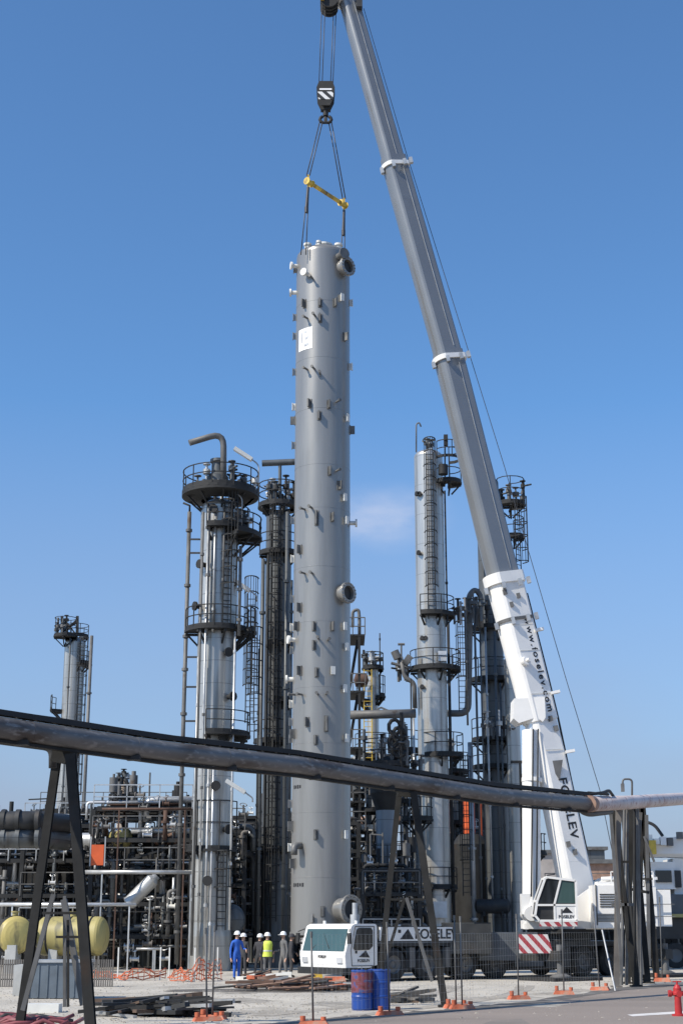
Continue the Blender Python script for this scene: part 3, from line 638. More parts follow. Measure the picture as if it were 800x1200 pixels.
collar(196, 16.8, .2, K['white']); collar(422, 20.0, .24, K['white']); collar(680, 24.0, .5, K['white']); collar(728, 22.6, .14, K['steel2']); 
def on_boom(py, x, out=.0, hp=20):   # on the camera facet of the boom; x in -1..1
    c = bpt(py); ax_, p_ = bframe(py); hw = M(hp, py, BY)
    yy = .97 + (x + .26) * (.60 - .97) / .81 if x > -.26 else .93 + (x + .36) * 1.05
    nrm = (Vector((0, -1, 0)) + p_ * .46).normalized()
    return c + p_ * x * hw - Vector((0, 1, 0)) * yy * hw * .95 + nrm * out, ax_, p_, nrm
def btext(name, body, py, x, size, hp, par, sx=1.0, sp=1.0):
    o_, ax_, p_, nrm = on_boom(py, x, .006, hp); X = -ax_; nrm = (nrm - X * nrm.dot(X)).normalized(); Y = nrm.cross(X).normalized()
    textpart(name, body, size, K['letter'], TR, o_, X, Y, .006, parent=par, sx=sx, sp=sp)
btext('web_lettering', 'www.foselev.com', 783, .62, .44, 21, s1, 1.08, 1.3)
btext('name_lettering', 'FOSELEV', 949, .42, .60, 19.6, s0, 1.1, 1.08)
o_, ax_, p_, nrm = on_boom(902, .1, .01, 19)
lg = MB(); lg.prism([o_ + p_ * .42 + ax_ * .3, o_ - p_ * .3 + ax_ * .35, o_ + p_ * .1 - ax_ * .55], nrm * .01); part('boom_logo', lg, K['steel2'], TR, parent=s0)
def seam(ya, yb, x, pa, pb_, par, w=.035):
    mb = MB(); N = 6; pts = [on_boom(ya + (yb - ya) * i / N, x, .012, pa + (pb_ - pa) * i / N)[0] for i in range(N + 1)]
    for a_, b_ in zip(pts, pts[1:]): mb.bar(a_, b_, w, .02)
    part('weld_seam', mb, K['galv'], TR, parent=par)
seam(0, 190, .35, 11.7, 13.1, s4); seam(200, 410, .5, 15.1, 16.5, s3); seam(430, 670, .5, 17.7, 19.1, s2)
for py in (735, 765, 815, 880, 930, 1010):
    hp = 21 if py < 846 else 19.5; a_, b_ = on_boom(py, -.24, .008, hp)[0], on_boom(py + 2, .9, .008, hp)[0]; mb = MB(); mb.bar(a_, b_, .02, .03); part('weld_seam', mb, K['clipwhite'], TR, parent=s1 if py < 846 else s0)
# load-sensor drum on the base section, small fittings
o_, ax_, p_, nrm = on_boom(778, -.18, 0, 21)
mb = MB(); mb.tube(o_, o_ + nrm * .28, .2, n=16); mb.tube(o_ + nrm * .28, o_ + nrm * .5, .08, n=10); part('boom_pin', mb, K['white'], TR, parent=s1)
for py, x in ((697, -.3), (703, .45), (712, -.1), (705, -.75), (846, .5), (858, .7), (990, -.1), (1000, .2)):
    o_, ax_, p_, nrm = on_boom(py, x, 0, 20); mb = MB(); mb.box(o_ + nrm * .04, (.16, .24, .12), ax=(p_, ax_, nrm)); part('boom_fitting', mb, K['steel2'], TR, parent=s1 if py < 846 else s0)
# service line along the back of the boom
mb = MB(); pts = [bpt(py) + bframe(py)[1] * (M(hp, py, BY) + .03) for py, hp in ((700, 22), (800, 21.5), (846, 21), (920, 19.5), (1000, 20.5))]
mb.path(pts, .05, n=6); part('hose', mb, K['steel'], TR)
for py in (818, 886, 745):
    c = bpt(py); ax_, p_ = bframe(py); mb = MB(); mb.box(c + p_ * (M(21, py, BY) + .12) - Vector((0, .4, 0)), (.4, .3, .12), ax=(p_, Vector((0, 1, 0)), ax_)); part('rope_guide', mb, K['white'], TR)
# cylinder bracket under the base
mb = MB(); c = P(619, 838, BY - .7); mb.prism([c + Vector((x, 0, z)) for x, z in ((-.62, .75), (-.68, -.15), (-.45, -.35), (.35, -.1), (.62, -.3), (.75, -.1), (.75, .8))], (0, 1.4, 0)); part('cylinder_bracket', mb, K['white'], TR)
ct, cb_ = P(623, 848, BY - .3), P(622.5, 1068, BY - .9)
cmid = ct.lerp(cb_, .30)
mb = MB(); mb.tube(ct, cmid, .25, n=20); part('cylinder_rod', mb, K['galvbright'], TR)
for dy in (0,):
    mb = MB(); mb.tube(ct.lerp(cb_, .04) + Vector((-.05, 0, 0)), cb_, .40, n=24); mb.tube(cmid, cmid.lerp(cb_, .03), .46, n=24); cyl = part('lift_cylinder', mb, K['white'], TR)
mb = MB(); 
for dx in (-.02, .2): mb.path([ct + Vector((dx, -.45, -.3)), cb_ + Vector((dx - .03, -.45, .6))], .035, n=6)
part('hydraulic_line', mb, K['steel'], TR, parent=cyl)
mb = MB(); mb.box(cb_ + Vector((-.28, -.1, .3)), (.38, .5, .85)); mb.tube(cb_ + Vector((-.1, -.7, -.1)), cb_ + Vector((-.1, .9, -.1)), .3, n=18); mb.bar(cb_ + Vector((-.1, 0, -.1)), (9.2, SY - .9, 2.1), .35); part('cylinder_foot', mb, K['white'], TR)
for i in range(4):
    mb = MB(); a_ = cb_ + Vector((-.1 + .12 * i, -.6, .2 + .1 * i)); mb.path([a_, a_ + Vector((.3, -.25, -.3)), a_ + Vector((.8, -.15, -.25 + .1 * i)), Vector((8.9 + i * .1, SY - 1.3, 2.25))], .035, n=6, bend=.25); part('hose', mb, K['black'], TR)
# boom head
hd = bpt(-8); ax_, p_ = bframe(0)
mb = MB(); mb.prism([hd + p_ * x + ax_ * y - Vector((0, .45, 0)) for x, y in ((-.5, -.6), (.62, -.5), (.7, .5), (.1, .9), (-1.1, .5), (-1.1, .1))], (0, .9, 0)); part('boom_head', mb, K['white'], TR)
mb = MB(); hs = P(385.5, 5, BY - .2)
for dy in (-.42, -.14, .14, .42): mb.tube(hs + Vector((0, dy - .05, 0)), hs + Vector((0, dy + .05, 0)), .46, n=24)
shv = part('head_sheave', mb, K['black'], TR)
mb = MB(); mb.box(hs + Vector((0.1, 0, .5)), (.9, 1.2, .3)); mb.box(hs + Vector((-.35, -.5, .15)), (.2, .3, .5)); part('head_guard', mb, K['yellowsteel'], TR)
mb = MB(); c = P(421, 4, BY - .4); mb.box(c, (.3, .4, .6)); part('head_lamp', mb, K['dark'], TR)
for i, dx in enumerate((-.36, -.2, .24, .36)):
    mb = MB(); a_ = hs + Vector((dx, (i - 1.5) * .25, -.1)); b_ = Vector((HX + dx * .95, HY + (i - 1.5) * .18, hb0.z + .86 * H)); mb.path([a_, b_], .022, n=5); part('hoist_rope', mb, K['rope'], TR)
# rope on the back side from head to the rear winch
ropepx = [(426, 10), (476, 180), (545, 400), (591, 548), (620, 650), (664, 800), (702, 925), (724, 1034)]
mb = MB(); mb.path([P(x, y, BY) for x, y in ropepx], .017, n=5); part('back_rope', mb, K['rope'], TR)
# mats under outriggers
for i, (s_, q, lb) in enumerate(((8.3, -2.95, 'flat black outrigger mat on the gravel below the red and white striped board'), (15.2, -2.1, 'flat black outrigger mat below the white counterweight, near the trestle legs'))):
    c = T(s_, q, .06); mb = MB(); mb.box(c, (2.6, 2.0, .12), rz=math.atan2(fw.y, fw.x)); solo('outrigger_mat', mb, K['black'], lb, 'ground mat', c - Vector((0, 0, .06)), 'mats under the outriggers')

# ---------------------------------------------------------------- towers
def railing(root, mt, c, r, z, a0, a1, h=1.1, name='handrail', post=.028):
    mb = MB(); n = max(3, int(abs(a1 - a0) * r / 1.1)); full = abs(a1 - a0 - 2 * PI) < 1e-3
    pt = lambda i, zz: Vector((c[0] + math.cos(a0 + (a1 - a0) * i / n) * r, c[1] + math.sin(a0 + (a1 - a0) * i / n) * r, zz))
    for i in range(n if full else n + 1): mb.bar(pt(i, z), pt(i, z + h), post * 2)
    m = n * 3
    q = lambda i, zz: Vector((c[0] + math.cos(a0 + (a1 - a0) * i / m) * r, c[1] + math.sin(a0 + (a1 - a0) * i / m) * r, zz))
    for i in range(m):
        for zz in (z + h, z + h * .55): mb.bar(q(i, zz), q(i + 1, zz), post * 1.7)
        mb.bar(q(i, z + .08), q(i + 1, z + .08), .02, .16)
    return part(name, mb, mt, root)
def ladder(root, mt, base, z0, z1, out, cage=True, w=.45):
    """base: xy of the ladder, out: direction away from the shell"""
    out = Vector(out).normalized(); tn_ = Vector((-out.y, out.x, 0)); b = Vector((base[0], base[1], 0)); mb = MB()
    for s_ in (-1, 1): mb.bar(b + tn_ * s_ * w / 2 + Vector((0, 0, z0)), b + tn_ * s_ * w / 2 + Vector((0, 0, z1)), .06)
    z = z0 + .2
    while z < z1: mb.bar(b - tn_ * w / 2 + Vector((0, 0, z)), b + tn_ * w / 2 + Vector((0, 0, z)), .035); z += .33
    lad = part('ladder', mb, mt, root)
    if cage:
        mb = MB(); z = z0 + 2.0; hoop = lambda q, zz: b + tn_ * math.cos(q) * .38 + out * (.02 + math.sin(q) * .72) + Vector((0, 0, zz))
        zs = z
        while z < z1 + .9:
            for i in range(8): mb.bar(hoop(PI * i / 8, z), hoop(PI * (i + 1) / 8, z), .05)
            z += .85
        for i in range(1, 8, 1): mb.bar(hoop(PI * i / 8, zs), hoop(PI * i / 8, z - .85), .035)
        part('safety_cage', mb, mt, root, parent=lad)
    return lad
def platform(root, c, ri, ro, z, a0, a1, mt=None, rail=True, h=1.1):
    mt = mt or K['steel']
    mb = MB(); mb.ring((c[0], c[1], 0), ri, ro, z - .12, z, a0, a1, 28)
    n = max(3, int((a1 - a0) * ro / 1.4))
    for i in range(n + 1):
        a = a0 + (a1 - a0) * i / n; d_ = Vector((math.cos(a), math.sin(a), 0)); o = Vector((c[0], c[1], 0))
        mb.bar(o + d_ * ri * .98 + Vector((0, 0, z - (ro - ri) * .7 - .3)), o + d_ * (ro - .1) + Vector((0, 0, z - .15)), .09); mb.bar(o + d_ * ri * .98 + Vector((0, 0, z - .2)), o + d_ * (ro - .05) + Vector((0, 0, z - .2)), .12)
    p_ = part('platform', mb, mt, root)
    if rail: railing(root, mt, c, ro - .05, z, a0, a1, h)
    return p_
def lamp(root, p, d, h=1.6, up=True):
    """floodlight on a curved mast"""
    p = Vector(p); d = Vector(d).normalized(); mb = MB(); top = p + Vector((0, 0, h))
    mb.path([p, top, top + d * .45 + Vector((0, 0, .3))], .04, n=6, bend=.3); m_ = part('lamp_mast', mb, K['galv'], root)
    a_ = top + d * .3 + Vector((0, 0, .2)); mb = MB(); mb.box(a_ + d * .55 + Vector((0, 0, .32)), (1.1, .3, .2), ax=(d * .86 + Vector((0, 0, .5)), Vector((0, 1, 0)), (d * .86 + Vector((0, 0, .5))).cross(Vector((0, 1, 0))))); part('lamp_head', mb, K['lamp'], root, parent=m_)
def clutter(root, c, z, r, n, rg, tall=1.2):
    """valves, stub pipes and small fittings standing on a platform"""
    for i in range(n):
        a = rg.uniform(0, 2 * PI); q = rg.uniform(.3, 1) * r; x, y = c[0] + math.cos(a) * q, c[1] + math.sin(a) * q; mb = MB(); h_ = rg.uniform(.5, 1) * tall
        mb.tube((x, y, z - .1), (x, y, z + h_), rg.uniform(.05, .11), n=8)
        zz = z + h_ * rg.uniform(.4, .8); mb.tube((x, y, zz - .12), (x, y, zz + .12), rg.uniform(.14, .24), n=10)
        if rg.random() < .6: mb.tube((x, y, zz), (x + rg.uniform(-.5, .5), y - .4, zz), .06, n=6); mb.tube((x, y, z + h_), (x, y, z + h_ + .04), .2, n=10)
        part('valve', mb, rg.choice([K['steel'], K['steel2'], K['galv'], K['claddark']]), root)
def tower(label, px, D, rpx, ytop, mt, ybot=None, head=.5, name='distillation_tower', group='distillation towers', yref=850, band=None):
    c = P(px, yref, D); r = M(rpx, yref, D); z1 = P(px, ytop, D).z; z0 = 0
    t = thing(name, label, 'tower', (c.x, D, 0), group)
    mb = MB().lathe((c.x, D, 0), [(r * 1.06, 0), (r * 1.06, 1.6), (r, 2.2), (r, 2.2), (r, z1 - head * r)] + [(r * math.cos(q * PI / 12), z1 - head * r + head * r * math.sin(q * PI / 12)) for q in range(1, 7)], 48)
    part('shell', mb, mt, t)
    return t, (c.x, D), r
def riser(root, px, D, y0, y1, rpx, mt, off=(0, 0), flanges=3, name='riser_pipe', top=None):
    a_ = P(px, y0, D); b_ = P(px, y1, D); x = P(px, (y0 + y1) / 2, D).x; r_ = M(rpx, (y0 + y1) / 2, D)
    za, zb2 = (max(a_.z, 0), b_.z) if a_.z < b_.z else (max(b_.z, 0), a_.z); mb = MB(); pts = [Vector((x, D, za)), Vector((x, D, zb2))]
    if top: pts.append(Vector((x + top, D, zb2 + .0)))
    mb.path(pts, r_, n=10, bend=r_ * 3)
    for i in range(flanges): z = za + (zb2 - za) * (i + .5 + rnd.uniform(-.3, .3)) / flanges; mb.tube((x, D, z - .07), (x, D, z + .07), r_ * 1.6, n=10)
    return part(name, mb, mt, root)
def az(deg): return R(deg)     # 0 = +X (right), -90 = toward the camera

# Tower A
ta, c, r = tower('shiny grey tower left of the hanging column, wide round platform and bent pipe on top', 255, 74, 22.5, 586, K['clad'], yref=720)
zA = lambda y: P(255, y, 74).z
platform(ta, c, r * .9, M(45, 575, 74), zA(578), 0, 2 * PI); 
mb = MB(); mb.lathe((c[0], c[1], zA(578) - .12), [(M(44.8, 575, 74), 0), (M(44.8, 575, 74), -.14), (M(43, 575, 74), -.16), (r * 1.25, -.3), (r, -.34)], 40); part('platform_skirt', mb, K['steel'], ta)
clutter(ta, c, zA(578), 2.0, 14, random.Random(2), 1.3)
mb = MB(); mb.lathe((c[0] - .1, c[1] - .6, zA(578)), [(.55, 0), (.55, .7), (.3, 1.0), (.3, 1.5), (.42, 1.5), (.42, 1.65), (0, 1.65)], 20); part('top_vessel', mb, K['claddark'], ta)
v0 = P(262, 575, 73); mb = MB(); mb.path([v0, P(262, 507, 73), P(222, 519, 72.6)], .165, n=14, bend=.75); part('vent_pipe', mb, K['steel2'], ta)
lamp(ta, P(303, 570, 74), (-.8, -.2, 0), 1.2)
platform(ta, c, r, M(36, 620, 74), zA(622), az(-110), az(30)); platform(ta, c, r, M(50, 626, 74), zA(630), az(-60), az(20), h=1.0)
clutter(ta, (c[0] + 1.4, c[1] - .5), zA(622), .6, 6, random.Random(5), 1.0)
lamp(ta, P(283, 620, 73), (-.8, -.2, 0), 1.7)
platform(ta, c, r, M(38, 737, 74), zA(740), az(-175), az(35)); platform(ta, c, r, M(46, 737, 74), zA(740), az(-25), az(15))
lamp(ta, P(301, 705, 74), (-.7, -.2, 0), .3); lamp(ta, P(296, 940, 72), (-.7, -.2, 0), .2)
platform(ta, c, r, M(42, 860, 74), zA(862), az(-100), az(25)); platform(ta, c, r, M(32, 994, 74), zA(996), az(-170), az(-20), h=2.3)
ladder(ta, K['steel'], (c[0] + r * math.cos(az(-60)) * 1.1, c[1] + r * math.sin(az(-60)) * 1.1), zA(735), zA(596), (math.cos(az(-60)), math.sin(az(-60)), 0))
ladder(ta, K['steel'], (c[0] + r + 1.0, c[1] - .2), zA(862), zA(745), (0, -1, 0)); 
ladder(ta, K['steel'], (c[0] + r * .6, c[1] - r * .9), zA(1090), zA(1000), (.4, -1, 0))
for px, y0, y1, rp_ in ((231.5, 1120, 600, 1.6), (238, 1125, 596, 1.3), (243.5, 745, 600, 2.0), (236, 1125, 745, 1.2), (242, 1120, 900, 1.6), (281, 745, 640, 2.0), (251, 740, 600, 1.3), (228, 1120, 770, 1.2), (248, 1125, 870, 1.1), (262, 700, 600, 1.0), (272, 1090, 740, 1.2)):
    riser(ta, px, 74 - 1.25 + rnd.uniform(-.1, .1), y0, y1, rp_, rnd.choice([K['galv'], K['steel2'], K['galvbright'], K['claddark']]))
for i in range(9):
    z = zA(610 + i * 52 + rnd.uniform(-8, 8)); a = az(rnd.uniform(-150, -30)); mb = MB(); d_ = Vector((math.cos(a), math.sin(a), 0)); p0 = Vector((c[0], c[1], z)) + d_ * r * .95; mb.tube(p0, p0 + d_ * .4, .13, n=12); mb.tube(p0 + d_ * .35, p0 + d_ * .45, .24, n=12); part('nozzle', mb, K['steel'], ta)
# thin flare riser on its left
tv = thing('vent_stack', 'thin rusty grey vertical pipe rising just left of the wide-platform tower', 'pipe', G(214, 75), None)
riser(tv, 214.5, 75, 1130, 600, 2.5, K['steel2'], flanges=9, name='stack_pipe'); mb = MB(); sx_ = P(214.5, 865, 75).x
for y in (632, 648, 770, 805, 845, 990): mb.bar((sx_, 75, P(214, y, 75).z), P(234, y, 74.3), .09)
ztop = P(214, 600, 75).z; mb.path([(sx_, 75, ztop - .2), (sx_, 75, ztop + .35), (sx_ - .35, 75, ztop + .5)], .06, n=6); part('support_arm', mb, K['steel'], tv)
# Tower B, dark
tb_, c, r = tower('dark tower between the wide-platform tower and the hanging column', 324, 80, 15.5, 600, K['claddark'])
zB = lambda y: P(324, y, 80).z
platform(tb_, c, r * .9, M(25, 590, 80), zB(594), 0, 2 * PI, h=1.3); clutter(tb_, c, zB(594), 1.1, 16, random.Random(8), 1.7)
platform(tb_, c, r, M(24, 640, 80), zB(650), az(-160), az(-10)); platform(tb_, c, r, M(22, 755, 80), zB(756), az(-120), az(10)); platform(tb_, c, r, M(22, 820, 80), zB(822), az(-100), az(10)); platform(tb_, c, r, M(27, 820, 80), zB(870), az(-170), az(-60)); platform(tb_, c, r, M(25, 990, 80), zB(996), az(-170), az(0))
mb = MB(); mb.tube(P(307, 543, 80), P(352, 541, 80), .19, n=12); mb.tube(P(328, 543, 80), P(328, 590, 80), .1, n=10); part('header_pipe', mb, K['claddark'], tb_)
for px, y0, y1, rp_ in ((305, 1120, 655, 2.4), (311, 1120, 650, 1.2), (334, 1120, 600, 2.2), (340, 1120, 680, 1.4), (319, 1120, 700, 1.2), (301, 1120, 760, 1.1)): riser(tb_, px, 78.6, y0, y1, rp_, rnd.choice([K['claddark'], K['steel'], K['steel2']]))
ladder(tb_, K['steel'], (c[0] - .1, c[1] - r - .25), zB(1080), zB(600), (0, -1, 0)); ladder(tb_, K['steel'], (P(293, 800, 79).x, 79), zB(850), zB(700), (0, -1, 0))
# Tower C
tc_, c, r = tower('slim bright silver tower right of the hanging column, with a caged ladder up its face', 506, 88, 17.4, 528, K['cladwhite'], yref=800)
zC = lambda y: P(506, y, 88).z
ladder(tc_, K['steel'], (c[0] + .0, c[1] - r - .25), zC(730), zC(536), (0, -1, 0)); ladder(tc_, K['steel'], (c[0] + r + .9, c[1] - .4), zC(835), zC(732), (0, -1, 0)); ladder(tc_, K['steel'], (c[0] + r + .9, c[1] - .4), zC(1050), zC(890), (0, -1, 0))
mb = MB(); mb.path([P(487.5, 530, 88), P(487.5, 497, 88), P(491, 495, 88), P(493, 500, 88)], .05, n=6, bend=.2); part('davit_hook', mb, K['steel2'], tc_)
clutter(tc_, c, zC(534), .5, 7, random.Random(4), 1.2)
cc = (P(524, 560, 88).x, 87.6); platform(tc_, cc, .2, M(16, 560, 88), zC(568), az(-170), az(80), h=1.5); railing(tc_, K['steel'], cc, M(15, 560, 88), zC(568) + 1.5, az(-150), az(80), 1.1)
mb = MB(); mb.tube(P(521, 568, 87), P(521, 510, 87), .05, n=6); mb.box(P(522, 516, 87), (.25, .25, .7)); mb.tube(P(519, 545, 86.5), P(519, 556, 86.5), .3, n=12); part('davit', mb, K['steel'], tc_)
platform(tc_, c, r, M(28, 720, 88), zC(722), az(-120), az(40)); platform(tc_, (c[0] + .2, c[1]), r, M(30, 783, 88), zC(785), az(-190), az(40)); platform(tc_, (c[0] + .5, c[1]), r * .9, M(26, 885, 88), zC(886), az(-160), az(40), h=1.3); platform(tc_, c, r, M(26, 1035, 88), zC(1040), az(-160), az(0))
for px, y0, y1, rp_ in ((526, 1100, 575, 1.1), (486, 1100, 830, 1.4), (483, 1100, 795, 1.0), (529, 1100, 730, 1.2), (546, 850, 700, 1.2)): riser(tc_, px, 87, y0, y1, rp_, rnd.choice([K['steel'], K['galv'], K['steel2']]))
rg = random.Random(11)
clutter(tc_, (P(473, 783, 88).x, 88), zC(785) - .6, .5, 5, rg, 1.4)
mb = MB(); mb.path([P(469, 770, 87.5), P(474, 794, 87.5), P(485, 800, 87.5), P(486, 830, 87.5)], .14, n=8, bend=.5); mb.tube(P(458, 777, 87.5), P(486, 784, 87.5), .09, n=8); mb.tube(P(470, 755, 87.5), P(470, 785, 87.5), .06, n=6); mb.tube(P(466, 755, 87.5), P(474, 755, 87.5), .08, n=6); mb.tube(P(462, 763, 87.5), P(466, 772, 87.5), .25, n=10); mb.tube(P(474, 772, 87.5), P(480, 776, 87.5), .35, n=10); part('relief_valve', mb, K['steel2'], tc_)
for y, x in ((579, 488), (579, 491), (648, 490), (748, 494), (748, 498), (805, 494)): mb = MB(); p0 = P(x, y, 88 - r * .75); mb.tube(p0 + Vector((0, .1, 0)), p0 - Vector((0, .22, 0)), .13, n=10); part('nozzle', mb, K['dark'], tc_)
part('junction_box', MB().box(P(513, 1066, 86.8), (1.0, .4, .9)), K['galvbright'], tc_); part('junction_box', MB().box(P(518, 769, 86.9), (.5, .25, .6)), K['galvbright'], tc_)
# Tower D behind the boom
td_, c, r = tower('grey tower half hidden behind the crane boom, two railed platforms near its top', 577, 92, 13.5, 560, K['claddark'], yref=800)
zD = lambda y: P(577, y, 92).z
cc = (P(597, 590, 92).x, 91.5); platform(td_, cc, .1, M(17, 590, 92), zD(594), az(-190), az(90), h=1.7); clutter(td_, cc, zD(594), .9, 6, rg, 1.6); platform(td_, (P(600, 625, 92).x, 91.5), .1, M(13, 625, 92), zD(632), az(-170), az(80), h=1.3)
ladder(td_, K['steel'], (P(603, 610, 92).x, 90.8), zD(700), zD(594), (1, -1, 0))
for y in (738, 798, 868, 900): platform(td_, c, r, M(27, y, 92), zD(y), az(-180), az(0), h=1.3)
for px, y0, y1, rp_ in ((560, 1100, 700, 1.4), (566, 1100, 690, 1.0), (584, 1100, 740, 1.6), (590, 1100, 800, 1.2), (573, 1100, 735, 1.2), (553, 1100, 870, 3.0)): riser(td_, px, 90.2, y0, y1, rp_, rnd.choice([K['claddark'], K['galv'], K['steel2']]))
mb = MB(); mb.path([P(524, 836, 90), P(548, 836, 90), P(549.5, 745, 90), P(549.5, 712, 90)], .21, n=14, bend=1.0); part('transfer_line', mb, K['steel2'], td_)
mb = MB(); mb.path([P(549, 735, 90), P(549, 698, 90), P(556, 690, 90), P(563, 698, 90), P(563, 735, 90)], .17, n=12, bend=.6); part('expansion_loop', mb, K['steel2'], td_)
clutter(td_, (P(555, 725, 90).x, 90), zD(738), 1.3, 12, rg, 1.9); clutter(td_, (P(575, 725, 90).x, 90), zD(868), 1.3, 8, rg, 1.5)
te_, c2, r2 = tower('plain light grey column between the dark tower and the white crane boom', 602, 90, 8.4, 770, K['clad'], yref=900)
# Small column E
t5, c, r = tower('short white column with yellow ladder, between the hanging column and slim silver tower', 437, 96, 6.8, 782, K['cladwhite'], yref=850, group='distillation towers')
zE = lambda y: P(437, y, 96).z
platform(t5, c, r, M(13, 780, 96), zE(783), 0, 2 * PI, h=1.0); clutter(t5, c, zE(783), .6, 9, rg, 1.3); platform(t5, c, r, M(15, 815, 96), zE(816), az(-60), az(10), h=1.3); platform(t5, c, r, M(20, 818, 96), zE(820), az(170), az(230), h=1.3)
riser(t5, 445, 96, 816, 742, .7, K['steel'], name='mast'); ladder(t5, K['yellowsteel'], (P(430.5, 830, 96).x, 94.8), zE(900), zE(788), (0, -1, 0), False, .5)
platform(t5, c, r, M(22, 880, 96), zE(888), az(-190), az(10), h=1.5)
mb = MB(); mb.lathe(P(423, 797, 95), [(0, -.5), (.45, -.35), (.45, .35), (0, .5)], 18, (1, 0, 0)); part('drum', mb, K['rust'], t5)
# Far left tower
t6, c, r = tower('distant slender silver tower at the far left with dark pipework on its top', 87, 128, 11.8, 748, K['clad'], yref=780)
z6 = lambda y: P(87, y, 128).z
ladder(t6, K['steel'], (c[0] + r * .9, c[1] - r), z6(960), z6(752), (1, -1, 0)); riser(t6, 74, 126.5, 1100, 748, 1.2, K['claddark']); riser(t6, 99.5, 126.5, 1100, 745, 2.0, K['steel2'])
platform(t6, c, r, r + .3, z6(746), 0, 2 * PI, h=1.0); platform(t6, (P(79, 745, 128).x, 127), .1, 1.0, z6(748), 0, 2 * PI, h=1.6); clutter(t6, (P(81, 745, 128).x, 127), z6(748), .9, 8, rg, 2.0)
mb = MB(); mb.bar(P(73, 742, 127), P(73, 722, 127), .22); mb.bar(P(91, 742, 127), P(91, 722, 127), .22); mb.path([P(73, 728, 127), P(82, 734, 127), P(91, 726, 127)], .1, n=6); mb.bar(P(74, 740, 127), P(90, 730, 127), .12); mb.bar(P(76, 726, 127), P(88, 742, 127), .12); part('top_frame', mb, K['steel'], t6)
platform(t6, c, r, r + .7, z6(778), az(-60), az(40), h=1.0); platform(t6, c, r, r + 1.0, z6(832), az(150), az(210), h=1.2)
# beige small column
t7, c, r = tower('small beige column topping the pipe racks at the left, dark pipes looped round it', 144, 96, 5.6, 915, K['beige'], yref=930)
mb = MB(); mb.path([P(136, 950, 95), P(136, 914, 95), P(143, 911, 95), P(143, 920, 95)], .12, n=8, bend=.3); mb.path([P(150, 955, 95), P(150, 918, 95), P(146, 913, 95)], .12, n=8, bend=.3); part('overhead_pipe', mb, K['steel'], t7)
platform(t7, c, r, r + .5, P(144, 934, 96).z, az(-100), az(60)); clutter(t7, c, P(144, 915, 96).z, .4, 4, rg, .8)
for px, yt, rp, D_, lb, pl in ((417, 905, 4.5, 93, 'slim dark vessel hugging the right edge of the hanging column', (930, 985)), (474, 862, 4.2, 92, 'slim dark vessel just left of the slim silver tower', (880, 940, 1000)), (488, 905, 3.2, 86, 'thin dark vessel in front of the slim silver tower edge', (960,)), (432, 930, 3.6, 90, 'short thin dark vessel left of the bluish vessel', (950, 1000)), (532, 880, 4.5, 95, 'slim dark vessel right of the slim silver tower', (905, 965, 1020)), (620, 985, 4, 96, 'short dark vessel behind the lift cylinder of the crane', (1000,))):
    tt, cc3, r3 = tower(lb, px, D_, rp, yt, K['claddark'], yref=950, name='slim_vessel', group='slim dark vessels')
    for y in pl: platform(tt, cc3, r3, r3 + .8, P(px, y, D_).z, az(-200), az(20), h=1.2)
    clutter(tt, cc3, P(px, yt, D_).z, .35, 4, rg, 1.2)
    for q in range(4): riser(tt, px + rg.uniform(-10, 10), D_ - .8, 1100, yt + rg.uniform(5, 50), rg.uniform(.5, 1.1), rg.choice([K['steel'], K['steel2'], K['galv']]))
# bluish vessel
t8, c, r = tower('bluish grey vessel standing under the pipeline between the hanging column and the silver tower', 453, 84, 12.4, 905, K['cladblue'], yref=1000, name='pressure_vessel')
z8 = lambda y: P(453, y, 84).z
mb = MB(); mb.lathe((c[0], c[1], 0), [(r, z8(950)), (r * 1.55, z8(930)), (r * 1.6, z8(905)), (r * 1.2, z8(892)), (0, z8(886))], 32); part('upper_drum', mb, K['steel'], t8)
platform(t8, c, r, M(30, 1030, 84), z8(1022), az(-190), az(10), h=1.4); platform(t8, c, r * 1.4, M(28, 900, 84), z8(897), 0, 2 * PI, h=1.4); clutter(t8, c, z8(897), 1.6, 16, rg, 2.2)
mb = MB()
for i in range(4):
    cc_ = P(462 + (i % 2) * 5, 852 + i * 9, 83); mb.path([cc_ + Vector((math.cos(q) * .33, 0, math.sin(q) * .42)) for q in [k_ * .7 for k_ in range(10)]], .11, n=8)
mb.tube(P(470, 835, 83), P(470, 900, 83), .1, n=8); part('coil_pipe', mb, K['steel'], t8)
mb = MB(); mb.path([P(408, 838, 86), P(487, 836, 86)], .26, n=12); mb.bar(P(436, 836, 86), P(446, 829, 86), .1); mb.bar(P(446, 829, 86), P(462, 836, 86), .1); mb.tube(P(471, 838, 86), P(471, 905, 86), .12, n=8)
solo('crossover_pipe', mb, K['steel2'], 'horizontal grey pipe crossing between the hanging column and the silver tower', 'pipe', P(445, 838, 86))
for px, y in ((418, 755), (415, 815)):
    t9 = None
lm = thing('stair_tower', 'narrow dark stair tower just behind the right edge of the hanging column', 'stair tower', G(414, 90))
mb = MB()
for x in (405, 421):
    for D_ in (89, 92): q = P(x, 850, D_); mb.bar((q.x, D_, 0), (q.x, D_, P(x, 735, 90).z), .16)
part('frame', mb, K['steel'], lm)
for y in (750, 815, 880, 942, 975, 1010): 
    mb = MB(); q = P(413, y, 90.5); mb.box(q, (1.5, 3.2, .12)); part('landing', mb, K['steel'], lm)
    mb = MB()
    for x in (-.75, 0, .75): mb.bar(q + Vector((x, -1.6, 0)), q + Vector((x, -1.6, 1.1)), .06)
    for z_ in (.55, 1.1): mb.bar(q + Vector((-.75, -1.6, z_)), q + Vector((.75, -1.6, z_)), .06)
    part('handrail', mb, K['steel2'], lm)
for ya, yb in ((750, 815), (815, 880), (880, 942), (942, 1010)):
    mb = MB(); mb.bar(P(408, yb, 89.5), P(419, ya, 89.5), .18); part('stair_flight', mb, K['steel'], lm)
